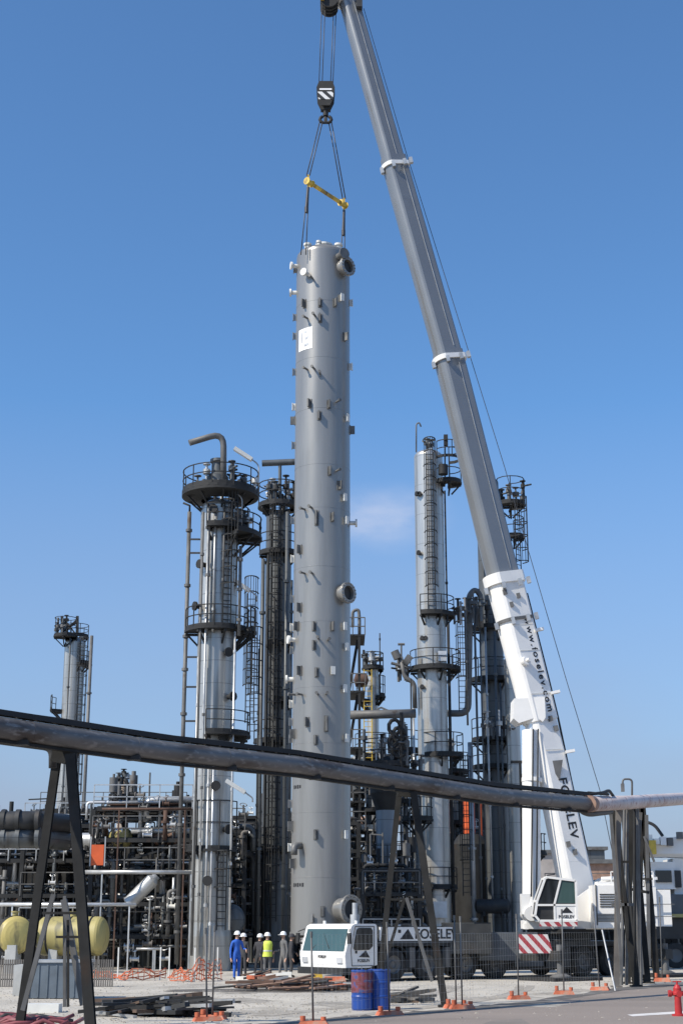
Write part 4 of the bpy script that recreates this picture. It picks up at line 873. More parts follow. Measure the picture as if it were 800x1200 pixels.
mb = MB(); mb.path([P(413, 735, 89), P(413, 716, 89), P(420, 714, 89), P(421, 725, 89), P(421, 745, 89)], .1, n=8, bend=.4); part('gooseneck_pipe', mb, K['steel2'], lm)

# ---------------------------------------------------------------- process racks
def rack(label, x0, x1, D, depth, ytop, nlev, seed, mats, npipe=16, ndrop=26, nvalve=22, rail=True, bay=4.2, name='pipe_rack', roofclutter=8, cat='pipe rack'):
    rg = random.Random(seed); a_ = P(x0, 1087, D).x; b_ = P(x1, 1087, D).x; H_ = P(x0, ytop, D).z
    t = thing(name, label, cat, ((a_ + b_) / 2, D, 0), 'process pipe racks')
    nb = max(1, round((b_ - a_) / bay)); mb = MB()
    xs = [a_ + (b_ - a_) * i / nb for i in range(nb + 1)]; zs = [H_ * (i + 1) / nlev for i in range(nlev)]
    for x in xs:
        for y in (D, D + depth): mb.bar((x, y, 0), (x, y, H_), .22)
        for z in zs: mb.bar((x, D, z), (x, D + depth, z), .16)
    for z in zs:
        for y in (D, D + depth): mb.bar((a_, y, z), (b_, y, z), .16, .2)
    for i in range(nb):
        if rg.random() < .5: z_ = rg.randrange(nlev); zlo = zs[z_ - 1] if z_ else 0; mb.bar((xs[i], D, zlo), (xs[i + 1], D, zs[z_]), .1)
    part('frame', mb, K['steel'], t)
    for z in zs[:]:
        if rg.random() < .8:
            u0 = rg.randrange(nb); u1 = rg.randrange(u0, nb) + 1; mb = MB().box(((xs[u0] + xs[u1]) / 2, D + depth / 2, z + .13), (xs[u1] - xs[u0] - .3, depth - .3, .05)); part('deck', mb, K['steel'], t)
            if rail:
                mb = MB(); n_ = max(2, int((xs[u1] - xs[u0]) / 1.3))
                for i in range(n_ + 1): x = xs[u0] + (xs[u1] - xs[u0]) * i / n_; mb.bar((x, D - .12, z), (x, D - .12, z + 1.2), .05)
                for q in (.6, 1.2): mb.bar((xs[u0], D - .12, z + q), (xs[u1], D - .12, z + q), .05)
                part('handrail', mb, rg.choice([K['steel2'], K['steel'], K['galv']]), t)
    for i in range(npipe):
        z = rg.choice(zs) + rg.choice([.3, .35, -.3, -.45, .5]); y = D + rg.uniform(.0, depth * .8); r_ = rg.choice([.04, .05, .07, .1, .16]); s0_, s1_ = sorted((rg.uniform(a_, b_), rg.uniform(a_, b_)))
        if s1_ - s0_ < 2: s0_ -= 1.5; s1_ += 1.5
        s0_, s1_ = max(s0_, a_ - .4), min(s1_, b_ + .4); mb = MB(); pts = [(s0_, y, z), (s1_, y, z)]
        if rg.random() < .5: pts = [(s0_, y, max(.2, z - rg.uniform(.6, 2.2)))] + pts
        if rg.random() < .5: pts = pts + [(s1_, y, max(.2, z - rg.uniform(.6, 2.5)))]
        mb.path(pts, r_, n=8, bend=r_ * 2.5)
        for q in range(int((s1_ - s0_) / 2.2)): x = s0_ + .8 + q * 2.2 + rg.uniform(-.3, .3); mb.tube((x - .05, y, z), (x + .05, y, z), r_ * 1.6, n=8)
        part('pipe', mb, rg.choice(mats), t)
    for i in range(ndrop):
        x = rg.uniform(a_, b_); y = D - .15 + rg.uniform(0, depth * .4); z0_ = rg.choice([.1] + zs[:-1]); z1_ = min(H_, z0_ + rg.uniform(1.2, 3.6)); r_ = rg.choice([.03, .04, .045, .06, .08, .12]); mb = MB()
        pts = [(x, y, z0_), (x, y, z1_)]
        if rg.random() < .6: pts.append((x + rg.uniform(-.9, .9), y, z1_ + .02)); 
        mb.path(pts, r_, n=8, bend=r_ * 2); zz = rg.uniform(z0_ + .3, z1_ - .2); mb.tube((x, y, zz - .06), (x, y, zz + .06), r_ * 1.9, n=8)
        part('riser', mb, rg.choice(mats), t)
    for i in range(nvalve):
        x = rg.uniform(a_, b_); y = D - .2 + rg.uniform(0, 1.0); z = rg.choice([1.0] + zs) + rg.uniform(-.7, .9); z = max(.5, z); mb = MB(); q = rg.uniform(.07, .17)
        mb.tube((x - q * 1.5, y, z), (x + q * 1.5, y, z), q * .7, n=10); mb.tube((x - q * 1.5, y, z), (x - q * 1.2, y, z), q * 1.15, n=10); mb.tube((x + q * 1.2, y, z), (x + q * 1.5, y, z), q * 1.15, n=10); mb.tube((x, y, z), (x, y, z + q * 3), q * .3, n=6)
        mb.lathe((x, y, z + q * 3), [(q * 1.1, -.02), (q * 1.25, 0), (q * 1.1, .02), (q * .9, 0), (q * 1.1, -.02)], 12, (rg.uniform(-.6, .6), -.6, 1))
        part('valve', mb, rg.choice(mats + [K['galvbright'], K['clipwhite']]), t)
    for i in range(roofclutter):
        x = rg.uniform(a_, b_); y = D + rg.uniform(0, depth); h_ = rg.uniform(.5, 2.2); mb = MB(); mb.tube((x, y, H_), (x, y, H_ + h_), rg.uniform(.04, .12), n=8)
        if rg.random() < .5: mb.tube((x, y, H_ + h_ * .5), (x, y, H_ + h_ * .9), .22, n=10)
        if rg.random() < .4: mb.bar((x, y, H_ + h_), (x + rg.uniform(-1.3, 1.3), y, H_ + h_ * rg.uniform(.8, 1.1)), .07)
        part('vent', mb, rg.choice([K['steel'], K['steel2']]), t)
    return t
mA = [K['steel2'], K['galv'], K['claddark'], K['steel'], K['steel'], K['dark'], K['galvbright'], K['claddark'], K['steel2'], K['galv'], K['trestlelight'], K['steel2'], K['steel2'], K['claddark'], K['rust']]
mD = [K['claddark'], K['steel'], K['steel2'], K['steel'], K['dark'], K['galv'], K['steel2'], K['trestlelight']]
rack('tall rack of tangled pipes left of the wide-platform tower, behind the yellow tank', 104, 222, 76, 4, 948, 5, 21, mA, 46, 95, 70)
rack('pipe rack at the left edge of the plant, behind the round yellow tank end', -60, 104, 80, 5, 968, 4, 22, mA, 44, 92, 60)
rack('dense dark rack of valves around the foot of the wide-platform tower', 205, 285, 78, 3, 975, 5, 23, mA, 26, 60, 50)
rack('dark rack behind the foot of the hanging column', 272, 420, 86, 5, 965, 5, 24, mD, 30, 60, 34)
rack('rack of railings and valves behind the white name board of the crane', 405, 500, 92, 4, 1012, 4, 25, mA, 34, 60, 44)
rack('dark rack between the slim silver tower and the crane cab', 515, 630, 94, 5, 985, 4, 26, mD, 26, 36, 22)
rack('distant low rack behind the tall left pipe rack', 40, 215, 100, 5, 950, 4, 27, mD, 16, 20, 16)
rack('dark low rack behind the crane counterweight and trestle legs', 640, 840, 98, 5, 1046, 2, 28, mD, 22, 24, 16, roofclutter=4)
rack('dark open frame under the pipeline between blue vessel and silver tower', 425, 492, 80, 3, 1020, 4, 29, mD, 24, 50, 34)
# black boxes added behind the racks to stand in for deep shade
def shade_backing(label, x0, x1, D, ytop, depth=6, mt=None, rooft=None, group='dark backings added behind the racks', base_y=None):
    a_ = P(x0, 1087, D).x; b_ = P(x1, 1087, D).x; H_ = P(x0, ytop, D).z; t = thing('added_backing', label, 'shade_backing', ((a_ + b_) / 2, D + depth / 2, 0), group)
    mb = MB().box(((a_ + b_) / 2, D + depth / 2, H_ / 2), (b_ - a_, depth, H_)); w_ = part('wall', mb, mt or K['dark'], t)
    mb = MB().box(((a_ + b_) / 2, D + depth / 2, H_ + .1), (b_ - a_ + .5, depth + .5, .2)); part('roof', mb, rooft or K['steel'], t)
    mb = MB(); n_ = int((b_ - a_) / .6)
    for i in range(n_ + 1): mb.box((a_ + (b_ - a_) * i / max(1, n_), D - .03, H_ / 2), (.08, .06, H_ - .1))
    part('wall_ribs', mb, mt or K['dark'], t)
    mb = MB().box((a_ + (b_ - a_) * .5, D - .05, 1.1), (1.4, .05, 2.2)); part('door', mb, K['claddark'], t)
    return t
shade_backing('black backing added for shade, seen through the tall left pipe rack', 108, 228, 81.5, 982)
shade_backing('black backing added for shade under the left-edge pipe rack', -80, 106, 86, 995)
shade_backing('black backing added for shade between the wide-platform tower and hanging column', 268, 345, 92.5, 960)
shade_backing('black backing added for shade right of the silver tower, behind the crane', 520, 618, 100, 940, 7)
shade_backing('low black backing added for shade behind the crane truck board', 405, 520, 100, 1030)
shade_backing('long low dark backing added for shade behind the crane counterweight', 630, 900, 104, 1052)
# orange panel, orange stack, heat exchangers
t = thing('orange_cabinet', 'small bright orange cabinet hanging in the left pipe rack', 'cabinet', P(115, 1002, 75.5)); q = P(115, 1002, 75.5)
mb = MB().box(q, (.62, .3, 1.0)); part('body', mb, K['orange'], t)
mb = MB(); 
for s_ in (-1, 1): mb.bar(q + Vector((s_ * .36, -.1, -.55)), q + Vector((s_ * .36, -.1, .9)), .06)
part('frame', mb, K['galv'], t)
t = thing('orange_column', 'short orange red duct standing behind the slim silver tower', 'duct', G(549, 93)); q = P(549, 945, 93)
mb = MB().tube((q.x, 93, 0), (q.x, 93, P(549, 935, 93).z), .36, n=20); part('duct', mb, K['orange'], t)
mb = MB().tube((q.x + .7, 93, 0), (q.x + .7, 93, P(549, 940, 93).z), .12, n=10); part('side_pipe', mb, K['orange'], t)
mb = MB(); mb.lathe((q.x, 92.7, .02), [(0, 0), (1.15, 0), (1.15, 6.9), (.7, 7.5), (0, 7.6)], 24); part('furnace_box', mb, K['steel'], t)
rg = random.Random(44)
ex = [(80, 985, 78, 3.5, .38, 'galv', 'pale horizontal drum high in the left-edge pipe rack'), (141, 982, 77, .9, .5, 'yellowdull', 'yellow topped drum in the upper tall left rack'),
      (196, 979, 77, 1.1, .5, 'rustpale', 'pale orange drum in the upper tall left rack beside the tower'), (268, 1078, 76, .7, .75, 'claddark', 'round grey drum end beside the dark doorway at the tower foot'),
      (577, 1062, 90, 1.8, .42, 'dark', 'dark horizontal drum behind the crane cylinder foot'),
      (310, 1010, 82, 2.0, .55, 'claddark', 'dark horizontal drum right of the wide-platform tower')]
for px, py, D_, L_, r_, m_, lb in ex:
    q = P(px, py, D_); t = thing('heat_exchanger', lb, 'drum', q, 'drums in the racks'); axd = Vector((.6, -.8, 0)) if L_ < 1 else Vector((1, -.2, 0)).normalized()
    mb = MB().lathe(q, [(0, -L_ / 2 - r_ * .4), (r_ * .7, -L_ / 2 - r_ * .25), (r_, -L_ / 2), (r_, L_ / 2), (r_ * .7, L_ / 2 + r_ * .25), (0, L_ / 2 + r_ * .4)], 24, axd); part('drum_shell', mb, K[m_], t)
    mb = MB()
    for s_ in (-.3, .3): mb.box(q + axd * L_ * s_ - Vector((0, 0, r_ * .9)), (.15, r_ * 1.4, r_ * .9))
    part('saddle', mb, K['steel'], t)
mb = MB(); mb.path([P(150, 1060, 74.5), P(178, 1032, 74.5), P(184, 1026, 74.5)], .2, n=12); mb.lathe(P(165, 1045, 74.5), [(.2, -.9), (.34, -.8), (.34, .8), (.2, .95)], 18, P(178, 1032, 74.5) - P(150, 1060, 74.5))
solo('slanted_duct', mb, K['galv'], 'pale slanted pipe rising across the tall left rack', 'pipe', P(165, 1045, 74.5))
# large black ducts left
for y, r_, lb in ((962, .5, 'thick black duct at the left edge, uppermost of two'), (982, .46, 'thick dark duct at the left edge, lower of two')):
    mb = MB(); mb.path([P(-60, y + 3, 73), P(40, y, 73), P(78, y + 4, 76)], r_, n=18, bend=1.2)
    for x in (5, 22, 45): p_ = P(x, y, 73); mb.tube(p_ - Vector((.1, 0, 0)), p_ + Vector((.1, 0, 0)), r_ * 1.12, n=18)
    solo('large_duct', mb, K['dark' if y < 970 else 'claddark'], lb, 'duct', P(10, y, 73), 'ducts at the left edge')
# more horizontal light pipes & thin lines on the left rack front
for i, (x0, x1, y, r_, mm_) in enumerate(((-5, 160, 1060, .09, 'galvbright'), (100, 232, 1022, .1, 'galv'), (-5, 60, 1080, .12, 'dark'), (60, 120, 1098, .06, 'galv'), (160, 190, 1112, .06, 'galv'), (120, 225, 948, .06, 'rust'))):
    mb = MB(); mb.path([P(x0, y, 73.5), P(x1, y, 73.5)], r_, n=8)
    q = P(x1 - 8, y, 73.5); mb.bar((q.x, 73.5, q.z), (q.x, 73.5, 0), .07); q = P(x0 + 20, y, 73.5); mb.bar((q.x, 73.5, q.z), (q.x, 73.5, 0), .07)
    solo('rack_pipe', mb, K[mm_], ['bright horizontal pipe just above the yellow tanks', 'grey pipe running across the middle of the tall left rack', 'dark pipe directly over the round yellow tank end', 'thin pipe crossing in front of the yellow tank shell', 'thin low rail right of the yellow tanks', 'rusty pipe along the top edge of the tall left rack'][i], 'pipe', (P(x0, y, 73.5) + P(x1, y, 73.5)) / 2, 'pipes in front of the left racks')
# yellow tanks
def tank(x0, x1, y, D, r_, mt, label, dirv=(1, -.15, 0)):
    a_, b_ = P(x0, y, D), P(x1, y, D); L_ = (b_ - a_).length; q = (a_ + b_) / 2; d_ = Vector(dirv).normalized(); t = thing('storage_tank', label, 'tank', (q.x, q.y, 0), 'yellow horizontal tanks')
    mb = MB().lathe(q, [(r_ * math.sin(k_ * PI / 12), -L_ / 2 - r_ * .45 * math.cos(k_ * PI / 12)) for k_ in range(0, 7)] + [(r_ * math.cos(k_ * PI / 12), L_ / 2 + r_ * .45 * math.sin(k_ * PI / 12)) for k_ in range(0, 7)], 36, d_); part('shell', mb, mt, t)
    mb = MB()
    for s_ in (-.38, .38, 0): mb.lathe(q + d_ * L_ * s_, [(r_ + .004, -.05), (r_ + .03, 0), (r_ + .004, .05)], 36, d_)
    part('strap', mb, K['steel'], t)
    mb = MB()
    for s_ in (-.3, .3): c_ = q + d_ * L_ * s_; mb.box((c_.x, c_.y, (q.z - r_ * .5) / 2), (.4, r_ * 1.5, q.z - r_ * .5))
    part('saddle', mb, K['concrete'], t)
    mb = MB().tube(q + Vector((0, 0, r_ * .9)), q + Vector((0, 0, r_ + .22)), .14, n=14); mb.tube(q + Vector((0, 0, r_ + .16)), q + Vector((0, 0, r_ + .22)), .2, n=14); part('manway', mb, K['yellowdull'], t)
tank(12, 22, 1096, 70, .85, K['yellow'], 'bright yellow horizontal tank with its round end showing, at the left edge', (.55, -.85, 0)); tank(52, 118, 1097, 71, .88, K['yellowdull'], 'long faded yellow horizontal tank behind the left trestle')
# slatted low wall under the tanks
t = thing('picket_fence', 'grey picket fence standing below the yellow tanks', 'fence', G(60, 54)); mb = MB()
for i in range(64): q = P(-30 + i * 2.6, 1100, 54); mb.box((q.x, 54, .46), (.05, .04, .92))
part('picket', mb, K['trestlelight'], t); mb = MB()
for z in (.25, .75): mb.bar((P(-30, 1100, 54).x, 54.05, z), (P(134, 1100, 54).x, 54.05, z), .04)
part('rail', mb, K['steel2'], t)

# ---------------------------------------------------------------- far background right
def building(label, x0, x1, D, ytop, mt, depth=14, win=5):
    a_ = P(x0, 1087, D).x; b_ = P(x1, 1087, D).x; H_ = P(x0, ytop, D).z; t = thing('plant_building', label, 'building', ((a_ + b_) / 2, D, 0), 'distant plant buildings')
    part('wall', MB().box(((a_ + b_) / 2, D + depth / 2, H_ / 2), (b_ - a_, depth, H_)), mt, t); part('roof', MB().box(((a_ + b_) / 2, D + depth / 2, H_ + .2), (b_ - a_ + .8, depth + .8, .4)), K['steel2'], t)
    for i in range(win):
        for lv in range(max(1, int(H_ / 4))): mb = MB().box((a_ + (b_ - a_) * (i + .5) / win, D - .03, 2.2 + lv * 3.6), ((b_ - a_) / win * .5, .06, 1.5)); part('window', mb, K['glassdark'], t)
building('flat roofed grey building seen between boom foot and trestle', 668, 712, 190, 996, K['claddark'], win=4); building('long pale wall behind the white boom foot', 608, 656, 180, 1000, K['brick'], win=4)
building('low brown roofed building behind the crane counterweight', 690, 730, 150, 1012, K['rustpale'], win=3); building('low grey building at the right edge behind the second crane', 745, 840, 210, 1030, K['brick'])
building('distant low building left of the plant behind the ducts', -80, 60, 220, 1040, K['brick']); building('pale distant building right of the hanging column', 408, 500, 200, 1045, K['brick'])
mb = MB(); mb.path([P(408, 963, 98), P(444, 961, 98), P(500, 962, 98)], .3, n=10); solo('far_pipe_bridge', mb, K['rustpale'], 'rusty pink pipe bridge seen in the gap left of the silver tower', 'pipe', P(450, 962, 98))
mb = MB(); mb.box(P(427, 970, 90), (2.4, .5, .35)); mb.tube(P(412, 970, 90), P(442, 970, 90), .1, n=8); solo('pale_duct', mb, K['clipwhite'], 'pale duct just right of the hanging column under the pipeline', 'duct', P(427, 970, 90))
t = thing('lamp_gantry', 'small dark gantry frame left of the lift cylinder, above the pipeline', 'gantry', G(612, 88)); mb = MB(); mb.bar((P(609, 950, 88).x, 88, 0), P(609, 893, 88), .14); mb.bar(P(598, 893, 88), P(618, 893, 88), .16); mb.bar(P(618, 894, 88), P(610, 912, 88), .1); part('frame', mb, K['steel'], t)

# second crane at the right edge
t = thing('second_crane', 'white crane with lowered boom cut off by the right edge, behind the trestle', 'mobile crane', G(790, 80))
q0 = P(740, 1000, 80)
def b2(x0, x1, y0, y1, D, dp, mt, name, extra=None):
    a_, b_ = P(x0, y1, D), P(x1, y0, D); return part(name, MB().box((a_ + b_) / 2 + Vector((0, dp / 2, 0)), (b_.x - a_.x, dp, b_.z - a_.z)), mt, t)
mb = MB(); pa, pb2 = P(748, 994, 79), P(860, 990, 79)
mb.loft([[pa + Vector((0, y, z)) for y, z in ((-.5, -.3), (-.3, -.45), (.5, -.45), (.5, .4), (-.5, .4))], [pb2 + Vector((0, y * 1.3, z * 1.6)) for y, z in ((-.5, -.3), (-.3, -.45), (.5, -.45), (.5, .4), (-.5, .4))]]); part('boom', mb, K['white'], t)
b2(762, 790, 1010, 1042, 78.6, 1.6, K['white'], 'operator_cab'); b2(790, 870, 1006, 1048, 78.8, 2.4, K['white'], 'superstructure'); b2(765, 860, 1048, 1072, 78.4, 2.6, K['slate'], 'deck_housing'); b2(757, 880, 1071, 1075, 78.2, 2.8, K['yellowdull'], 'deck_edge'); b2(755, 880, 1075, 1100, 78.6, 2.4, K['chassis'], 'chassis'); b2(768, 786, 1020, 1034, 78.5, .2, K['glassdark'], 'cab_window'); b2(791, 797, 1020, 1040, 78.5, .2, K['dark'], 'grille')
mb = MB(); mb.box(P(757, 993, 78.2), (.9, .5, .7)); mb.box(P(750, 1003, 78.4), (.7, .4, .4)); part('boom_nose', mb, K['yellowsteel'], t)
mb = MB(); mb.path([P(752, 962, 79), P(766, 966, 79), P(776, 980, 79)], .09, n=6, bend=.6); part('hose', mb, K['dark'], t)
for x in (760, 768, 776, 784, 796): mb = MB(); p_ = P(x, 984, 78.3); mb.box(p_ + Vector((0, 0, rg.uniform(-.2, .4))), (.3, .3, rg.uniform(.2, .6))); part('boom_fitting', mb, rg.choice([K['white'], K['steel2'], K['galvbright']]), t)
for x in (766, 790, 815, 840): 
    c_ = P(x, 1108, 78.4); c_.z = .62; wh = part('wheel', MB().lathe(c_, [(.34, -.2), (.62, -.18), (.62, .18), (.34, .2)], 28, (0, 1, 0)), K['black'], t); part('rim', MB().lathe(c_, [(0, -.12), (.34, -.16), (.34, .1), (0, .1)], 20, (0, 1, 0)), K['steel2'], t, parent=wh)

# ---------------------------------------------------------------- the front pipeline
def Dp(x):
    return 1 / (.0339 + (.0208 - .0339) * x / 690)
pp = [(-160, 829), (0, 853), (190, 880), (350, 897), (580, 932), (690, 942)]
pl3 = [P(x, y, Dp(x)) for x, y in pp]
right3 = [pl3[-1], P(735, 940.5, 55), P(800, 936, 62), P(960, 930, 80)]
PIPE = thing('overhead_pipeline', 'thick grey pipeline crossing the whole view on trestles, cable tray on top', 'pipeline', (pl3[2].x, pl3[2].y, 0))
mb = MB(); mb.path(pl3 + [pl3[-1].lerp(right3[1], .08)], .222, n=28); pipe_o = part('pipe', mb, K['mainpipe'], PIPE)
mb = MB(); mb.path([pl3[-1].lerp(right3[1], .05)] + right3[1:], .25, n=28); part('far_pipe', mb, K['pinkpipe'], PIPE, 'pinkish section of pipe, coloured paler as if lit, turning away at the right')
jb = MB(); dj = (right3[1] - pl3[-1]).normalized(); jb.tube(pl3[-1] - dj * .25, pl3[-1] + dj * .3, .27, n=28); part('joint_sleeve', jb, K['rustpale'], PIPE)
def along(poly, step, start=0):
    acc = start; out = []
    for a_, b_ in zip(poly, poly[1:]):
        L_ = (b_ - a_).length; d_ = (b_ - a_) / L_
        while acc < L_: out.append((a_ + d_ * acc, d_)); acc += step
        acc -= L_
    return out
for c_, d_ in along(pl3, 2.9, 1.0):
    mb = MB(); mb.tube(c_ - d_ * .03, c_ + d_ * .03, .226, n=24); part('cladding_band', mb, K['mainpipe'], PIPE)
tr = MB(); trpts = [p + Vector((0, .12, .315)) for p in pl3]
for a_, b_ in zip(trpts, trpts[1:]): 
    for dy in (-.16, .16): tr.bar(a_ + Vector((0, dy, 0)), b_ + Vector((0, dy, 0)), .035, .11)
for c_, d_ in along(trpts, .5): tr.bar(c_ + Vector((0, -.16, -.03)), c_ + Vector((0, .16, -.03)), .04)
part('cable_tray', tr, K['steel'], PIPE)
cb = MB()
for i in range(4):
    cb.path([p + Vector((rnd.uniform(-.02, .02), -.12 + i * .08, .02 + rnd.uniform(0, .03))) for p in [c_ for c_, d_ in along(trpts, 1.6)]], .028, n=6)
part('cable', cb, K['black'], PIPE)
for c_, d_ in along(pl3, 3.1, .6):
    br = MB(); br.bar(c_ + Vector((0, .12, -.22)), c_ + Vector((0, .12, .32)), .06); br.box(c_ - Vector((0, 0, .24)), (.3, .3, .1)); part('pipe_shoe', br, K['steel'], PIPE)
mb = MB(); bl = [p + Vector((0, .05, -.26)) for p in pl3]
for a_, b_ in zip(bl, bl[1:]): mb.bar(a_, b_, .16, .06)
part('bottom_channel', mb, K['trestle'], PIPE)
mb = MB(); mb.path([P(-160, 842, 31), P(0, 868, 31.5), P(62, 876, 31.5), P(62, 900, 31.5)], .085, n=10, bend=.2); part('small_pipe', mb, K['dark'], PIPE)
mb = MB(); mb.path([P(672, 942, 47.5), P(682, 951, 48), P(690, 954, 49), P(715, 951, 52)], .1, n=10, bend=.5); part('small_pipe', mb, K['dark'], PIPE)
mb = MB(); mb.path([trpts[-1], P(707, 929, 50), P(713, 926, 51), P(718, 933, 52)], .06, n=6, bend=.4); mb.path([trpts[-1] + Vector((0, 0, .05)), P(712, 931, 51)], .05, n=6); part('cable_end', mb, K['black'], PIPE)
mb = MB(); mb.path([P(740, 933, 56), P(740, 913, 56), P(729, 913, 56), P(729, 921, 56)], .04, n=6, bend=.15); mb.box(P(729, 923, 56), (.12, .12, .3)); part('vent_gooseneck', mb, K['steel2'], PIPE)
# trestles
def trestle(label, legs, braces=(), mt=None, cross=()):
    c_ = G(legs[0][2], legs[0][4]); t = thing('pipe_trestle', label, 'trestle', c_, 'trestles under the overhead pipeline')
    for (xa, ya, xb, yb, D_, w_) in legs:
        a_ = P(xa, ya, D_); b_ = P(xb, yb, D_); b_.z = -.02
        mb = MB(); mb.bar(a_, b_, w_, w_ * .3); A_, B_, d_ = basis(b_ - a_)
        for s_ in (-1, 1): mb.box((a_ + b_) / 2 + A_ * s_ * w_ / 2, (w_ * .12, w_ * 1.0, (b_ - a_).length), ax=(A_, B_, d_))
        mb.box((b_.x, b_.y, .03), (w_ * 2, w_ * 2, .06)); part('leg', mb, K['trestlelight'] if xa == 724 else (mt or K['trestle']), t)
    for (xa, ya, xb, yb, D_, w_) in braces:
        mb = MB(); a_, b_ = P(xa, ya, D_), P(xb, yb, D_); b_.z = max(b_.z, 0.0); mb.bar(a_, b_, w_); part('brace', mb, rnd.choice([K['trestle'], K['steel2']]), t)
    return t
D1 = Dp(75)
trestle('left pipeline trestle of two dark splayed legs near the camera, concrete block behind', [(68, 882, 24, 1186, D1 + 1.0, .17), (83, 884, 108, 1194, D1 - .1, .2)],
        [(63, 1048, 27, 1184, D1 + .8, .09), (75, 1054, 98, 1178, D1 + .8, .12), (76, 1050, 76, 1180, D1 + 1, .06), (80, 1078, 80, 1180, D1 + .6, .05), (66, 1098, 93, 1098, D1 + .5, .05), (62, 885, 90, 890, D1 + .3, .26), (50, 1070, 90, 1070, D1 + .4, .05)])
D2 = Dp(487)
trestle('middle pipeline trestle of thin splayed legs beside the blue drums', [(468, 925, 441, 1168, D2 + .6, .15), (484, 928, 521, 1169, D2 - .2, .18)],
        [(474, 1052, 452, 1125, D2 + .3, .08), (476, 1052, 506, 1150, D2 + .2, .09), (458, 1054, 497, 1054, D2 + .3, .06), (466, 928, 486, 930, D2 + .2, .22)])
trestle('nearest right pipeline trestle with a broad pale leg', [(724, 948, 721, 1140, 53.5, .18), (716, 948, 744, 1140, 54.2, .2)], [(722, 950, 736, 1100, 54, .1), (715, 952, 728, 1142, 53.2, .1), (716, 1060, 742, 1060, 54, .1), (718, 1010, 736, 1010, 54, .08)], K['trestle'])
trestle('middle right pipeline trestle of dark crossing legs', [(738, 948, 734, 1140, 57, .2), (740, 948, 757, 1140, 57.5, .24)], [(736, 950, 752, 1142, 57.2, .13), (750, 952, 738, 1142, 57.2, .12), (728, 1040, 760, 1046, 57, .1), (744, 960, 748, 1142, 56.6, .1)])
trestle('farthest right pipeline trestle of thin dark legs', [(752, 946, 768, 1132, 60.5, .22), (750, 946, 746, 1132, 60.5, .22)], [(754, 980, 766, 1010, 60.2, .08), (748, 1030, 764, 1030, 60.2, .07), (757, 955, 760, 1132, 60.3, .12)])
t = thing('drain_pipes', 'thin vertical drain pipes bunched between the right trestle legs', 'pipe', G(745, 55.5))
for i, (xa, xb) in enumerate(((731, 727), (734, 733), (746, 750), (743, 742), (728, 747))): mb = MB(); b_ = P(xb, 1142, 55.5 + i * .2); b_.z = 0; mb.tube(P(xa, 948, 55.5 + i * .2), b_, .06, n=8); part('pipe', mb, rnd.choice([K['steel2'], K['trestle'], K['steel']]), t)

# ---------------------------------------------------------------- site: posts, drums, hydrant, debris
base0 = thing('fence_post', 'leftmost', 'fence post', (0, 0, 0), 'barrier posts on orange feet')
mb = MB().path([(0, 0, 0.05), (0, 0, 2.0)], .022, n=8); mb.tube((0, 0, 1.9), (0, 0, 2.02), .03, n=8); part('post', mb, K['steel2'], base0)
fb = MB(); fb.hexa([Vector((x * w_, y * w_ * .42, z)) for z, w_ in ((.0, .33), (.09, .27)) for x, y in ((-1, -1), (1, -1), (1, 1), (-1, 1))]); fb.tube((-.22, 0, .1), (-.22, 0, .2), .06, n=10); fb.tube((.22, 0, .1), (.22, 0, .17), .06, n=10); part('foot', fb, K['orangenet'], base0)
posts = [(367, 1187, 'post on an orange foot in front of the truck windscreen, left of the blue drums'), (456, 1177, 'post on an orange foot right beside the blue drums'), (534, 1170, 'left post of the close pair right of the middle trestle'), (541, 1171, 'right post of the close pair right of the middle trestle'),
         (607, 1161, 'post on an orange foot in front of the red and white board'), (660, 1156, 'post on an orange foot left of the counterweight'), (702, 1152, 'upright post just left of the pale trestle leg'), (775, 1143, 'post right of the trestle legs near the hydrant'), (243, 1183, 'left one of two bare posts at the steel pile, below the tower'), (249, 1181, 'right one of two bare posts at the steel pile, below the tower')]
for i, (x, y, lb) in enumerate(posts):
    loc = G(x, gy(y)); o = base0 if i == 0 else dup(base0, loc); o.location = loc; o['label'] = lb; o.rotation_euler = (R(rnd.uniform(-2, 2)), R(rnd.uniform(-2.5, 2.5)), R(rnd.uniform(-30, 30))); s_ = 95 * gy(y) / 1655 / 2.0 * (.92 if x > 600 else 1); o.scale = (1, 1, s_)
mb = MB(); a_ = P(705, 1090, 52); b_ = G(720, 50.5); mb.tube(a_, b_, .03, n=8); solo('leaning_pole', mb, K['galv'], 'thin pale pole leaning against the pale trestle leg', 'pole', b_, None)
def drum(label, x, y, top, band, h=.98):
    loc = G(x, gy(y)); t = thing('blue_drum', label, 'drum', loc, 'blue plastic drums'); r_ = .26
    prof = [(0, 0), (r_ * .93, 0), (r_, .04), (r_, .3 * h), (r_ * 1.04, .32 * h), (r_ * 1.04, .35 * h), (r_, .37 * h), (r_, .64 * h), (r_ * 1.04, .66 * h), (r_ * 1.04, .69 * h), (r_, .71 * h), (r_, .95 * h), (r_ * 1.05, .965 * h), (r_ * 1.03, h), (r_ * .9, h), (r_ * .88, h - .03), (0, h - .03)]
    part('barrel', MB().lathe(loc, prof, 36), K['blue'], t)
    lid = MB(); lid.tube(loc + Vector((.1, -.05, h - .03)), loc + Vector((.1, -.05, h + .01)), .04, n=12); part('bung', lid, K['black'], t)
    if band: part('label_wrap', MB().lathe(loc + Vector((0, 0, h * .44)), [(r_ * 1.045, 0), (r_ * 1.045, h * .5)], 36), K['redlabel'], t, 'worn red and white wrap')
drum('blue drum with a worn red and white wrap, left of the two', 424, 1172, 0, True, .97); drum('plain blue drum beside the thin trestle leg, right of the two', 445, 1171.5, 0, False, .98)
loc = G(794, gy(1178)); t = thing('fire_hydrant', 'red fire hydrant on the road at the right edge', 'fire hydrant', loc); t.scale = (.8, .8, .92)
